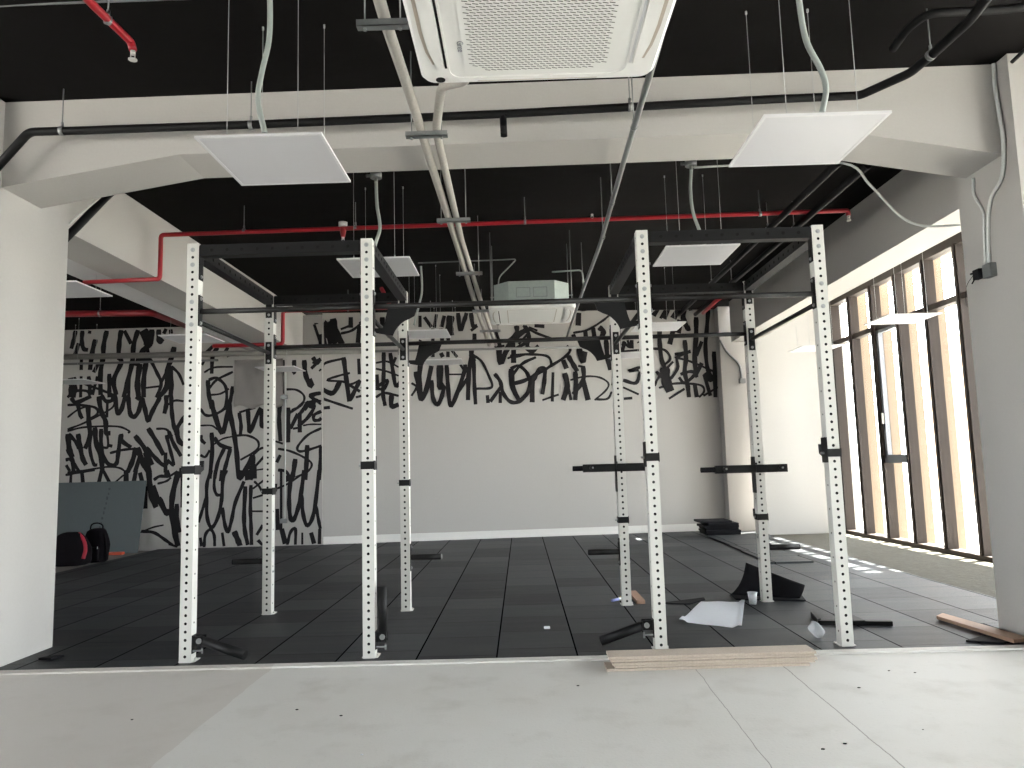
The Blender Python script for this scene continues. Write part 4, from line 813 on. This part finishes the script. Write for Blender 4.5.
# black steel bracket bar
t = thing('metal_bar', 'thin black steel bar with a welded plate lying behind the rightmost front post', 'metal bar', tuple(P(850, 625, 2, 0)))
a, b_ = P(818, 625, 2, 0), P(893, 626, 2, 0)
pbm('bar', black_metal, t, lambda bm: prism(bm, [a, b_, b_+Vector((.01, .05, 0)), a+Vector((.01, .05, 0))], (0, 0, .03)))
pbm('hook_end', black_metal, t, lambda bm: prism(bm, [a, a+Vector((.03, .02, 0)), a+Vector((.085, .27, 0)), a+Vector((.055, .27, 0))], (0, 0, .04)))
pbm('plate', black_metal, t, lambda bm: (box(bm, 2.22, 2.34, 5.30, 5.55, .0305, .04)))
# loose tiles: the pile and the doubled layer at the back right
a = P(708, 536.5, 2, 0)
for k, (dx, dy, w_) in enumerate(((.02, .02, .52), (.0, 0, .54), (.02, .05, .50), (-.02, .03, .54), (.05, .0, .46), (-.06, .04, .48))):
    bm = NB_(); rbox(bm, 2.80+dx, 2.80+dx+w_, 11.60+dy, 12.08+dy, .021+k*.036, .021+k*.036+.034, .004)
    one('rubber_tile', bm, tiles_m if k == 9 else rubber, ('bottom', 'second from bottom', 'third from bottom', 'third from top', 'second from top', 'top')[k]+' black rubber tile of the pile by the back wall', 'rubber tile', (2.8+dx+.25, 11.84, .021+k*.036), 'loose rubber tiles piled by the back wall')
for k, (x0, x1, y0, y1, lab) in enumerate(((2.73, 3.22, 8.47, 8.97, 'nearest grey rubber tile of the loose raised row'), (2.74, 3.25, 8.98, 9.60, 'second grey rubber tile of the loose raised row'), (2.77, 3.30, 9.61, 10.25, 'third grey rubber tile of the loose raised row'), (2.80, 3.34, 10.26, 10.95, 'fourth grey rubber tile of the loose raised row'), (2.80, 3.38, 10.96, 11.58, 'last grey rubber tile of the loose raised row, by the pile'))):
    bm = NB_(); rbox(bm, x0, x1, y0, y1, .0005, .0205, .002)
    one('rubber_tile', bm, tiles_m, lab, 'rubber tile', ((x0+x1)/2, (y0+y1)/2, 0), 'loose rubber tiles laid in a raised row')
# thin dark wedge standing in for a shadow, and small litter by the third rear post
bm = NB_(); prism(bm, [P(655, 604, 2, .001), P(690, 604.5, 2, .001), P(705, 600, 2, .001), P(704, 598, 2, .001), P(680, 601, 2, .001)], (0, 0, .006))
one('rubber_offcut_or_shadow', bm, rubber, 'thin black strip as a painted shadow between the paper and the third rear post', 'rubber offcut', tuple(P(690, 602, 2, 0)))
bm = NB_(); a, b_ = P(632, 594, 2, 0), P(641, 604, 2, 0); d = (b_-a).normalized(); s_ = Vector((-d.y, d.x, 0))*.035
prism(bm, [a-s_, b_-s_, b_+s_, a+s_], (0, 0, .03)); one('wood_block', bm, wood2_m, 'small brown wood offcut behind the third rear post', 'wood offcut', tuple(a))
a = P(612, 602, 2, 0)
t = thing('cigarette_lighter', 'small blue and white lighter left of the third rear post', 'lighter', tuple(a))
pbm('case', mat('blue_plastic', (.25, .3, .6), .4), t, lambda bm: tube(bm, [a+Vector((0, 0, .012)), a+Vector((.06, .05, .012))], .012, 10))
pbm('cap', paper_m, t, lambda bm: tube(bm, [a+Vector((.06, .05, .012)), a+Vector((.085, .07, .012))], .013, 10))
a = P(618, 600, 2, 0); bm = NB_(); tube(bm, smooth([a+Vector((0, 0, .006)), a+Vector((.04, .05, .02)), a+Vector((.09, .03, .006)), a+Vector((.05, -.03, .006)), a+Vector((.01, -.02, .006))], 5), .006, 6)
one('tape_scrap', bm, mat('yellow_tape', (.5, .38, .14), .6), 'twisted yellow scrap at the foot of the third rear post', 'scrap', tuple(a))
q = P(547, 628.5, 2, 0); bm = NB_(); rbox(bm, q.x-.022, q.x+.022, q.y-.02, q.y+.02, 0, .014, .005)
one('paper_scrap', bm, paper_m, 'tiny white scrap on the rubber floor between the cages', 'scrap', (q.x, q.y, 0))
q = P(48, 659.5, 2, 0); bm = NB_(); prism(bm, [(q.x-.05, q.y-.02, .001), (q.x+.04, q.y-.03, .001), (q.x+.07, q.y+.06, .001), (q.x-.02, q.y+.03, .001)], (0, 0, .015))
one('rubber_offcut_or_shadow', bm, rubber, 'small black rubber scrap by the near left column', 'rubber offcut', (q.x, q.y, 0))
# pebbles and chips on the pale floor
for k, (px, py, r) in enumerate(((823, 749.5, .006), (845, 744, .006), (923, 730, .003), (889, 671, .005), (915, 673, .005), (859, 688, .006), (362, 755, .005), (132, 720, .005), (341, 716, .006), (297, 710, .006), (578, 686, .006))):
    q = P(px, py, 2, 0); bm = NB_(); bmesh.ops.create_icosphere(bm, subdivisions=1, radius=r)
    for v in bm.verts: v.co = Vector((v.co.x*1.5, v.co.y*1.1, max(-.0002, v.co.z*.5+.002)))+Vector((q.x, q.y, 0))
    where = ('large dark chip near the bottom edge, lower left of a pair', 'dark chip near the bottom edge, upper right of a pair', 'single dark speck at lower right of the pale floor', 'left of two tiny specks near the floor edge at right', 'right of two tiny specks near the floor edge at right', 'dark chip just below the floor edge right of the planks', 'tiny white chip on the pale floor near the bottom edge', 'lone dark speck on the brownish left part of the floor', 'right of two dark specks left of the floor middle', 'left of two dark specks left of the floor middle', 'dark speck on the pale floor left of the plank stack')[k]
    one('concrete_chip', bm, dark_slot if k != 6 else paper_m, where, 'debris', (q.x, q.y, 0), 'chips on the pale floor')

# far left: leaning board, bags, orange piece
bm = NB_(); prism(bm, [(-7.5, 11.62, -.0195), (-5.95, 11.62, -.0195), (-5.985, 11.90, 1.085), (-7.5, 11.90, 1.085)], (0, .018, 0))
bo = one('plaster_board', bm, board_m, 'large grey board leaning on the mural wall behind the bags', 'board', (-6.75, 11.63, -.02))
faint = mat('faint_print', (.06, .075, .08), .7)
for k in range(9):
    bm = NB_(); z = .35+.075*k; x = -6.60+.006*k
    yb_ = 11.62+.28*(z+.0195)/1.1045-.0012
    box(bm, x-.012+.008*(k % 2), x+.02, yb_-.001, yb_, z, z+.035 if k % 3 else z+.05)
    o_ = obj('printed_letter', bm, faint, None); o_.parent = bo; o_.location = -Vector((-6.75, 11.63, -.02))
def bag(cx, cy, w, d, h, m, name, label, squash, extra):
    t = thing(name, label, 'bag', (cx, cy, -.02)); bm = NB_(); bmesh.ops.create_cube(bm, size=1)
    bmesh.ops.subdivide_edges(bm, edges=list(bm.edges), cuts=5, use_grid_fill=True)
    for v in bm.verts:
        x, y, z = v.co; e = 6; L = (abs(2*x)**e+abs(2*y)**e+abs(2*z)**e)**(1/e); f = 1/max(L, 1e-4) * max(abs(2*x), abs(2*y), abs(2*z))
        x, y, z = x*f, y*f, z*f; zz = z+.5; tap = 1-squash*zz*zz
        v.co = Vector((cx+x*w*tap+.012*math.sin(zz*9+y*7), cy+y*d*tap+.01*math.sin(x*12+zz*6), -.02+zz*h))
    for f in bm.faces: f.smooth = True
    obj('body', bm, m, t); extra(t); return t
bag(-6.13, 10.20, .50, .32, .45, bag_m, 'duffel_bag', 'dark rounded bag with a red edge, at left beside the column', .45, lambda t: (
    pbm('red_trim', bag_red, t, lambda bm: tube(bm, smooth([(-5.90, 10.10, .08), (-5.885, 10.12, .20), (-5.93, 10.15, .32), (-6.02, 10.18, .41)], 5), .024, 8)),
    pbm('pocket', bag_m, t, lambda bm: rbox(bm, -6.30, -6.06, 10.055, 10.10, .02, .20, .02))))
bag(-5.955, 10.52, .27, .24, .47, bag_m, 'backpack', 'black backpack with a top handle standing before the grey board', .18, lambda t: (
    pbm('handle', bag_m, t, lambda bm: tube(bm, smooth([(-6.06, 10.52, .42), (-6.04, 10.52, .50), (-5.96, 10.52, .52), (-5.89, 10.52, .49), (-5.88, 10.52, .42)], 5), .010, 8)),
    pbm('pocket', bag_m, t, lambda bm: rbox(bm, -6.05, -5.86, 10.37, 10.43, .02, .20, .02)),
    pbm('strap', bag_m, t, lambda bm: tube(bm, smooth([(-5.84, 10.48, .38), (-5.80, 10.46, .2), (-5.79, 10.46, .02)], 5), .014, 6)),
    pbm('zip_tag', paper_m, t, lambda bm: box(bm, -5.86, -5.852, 10.352, 10.356, .18, .21))))
a = P(125, 552.5, 2, -.02); bm = NB_(); rbox(bm, a.x-.12, a.x+.13, a.y-.35, a.y-.25, -.0195, .02, .008)
one('spirit_level', bm, orange_m, 'flat orange piece on the floor before the grey board', 'tool', (a.x, a.y-.3, -.02))
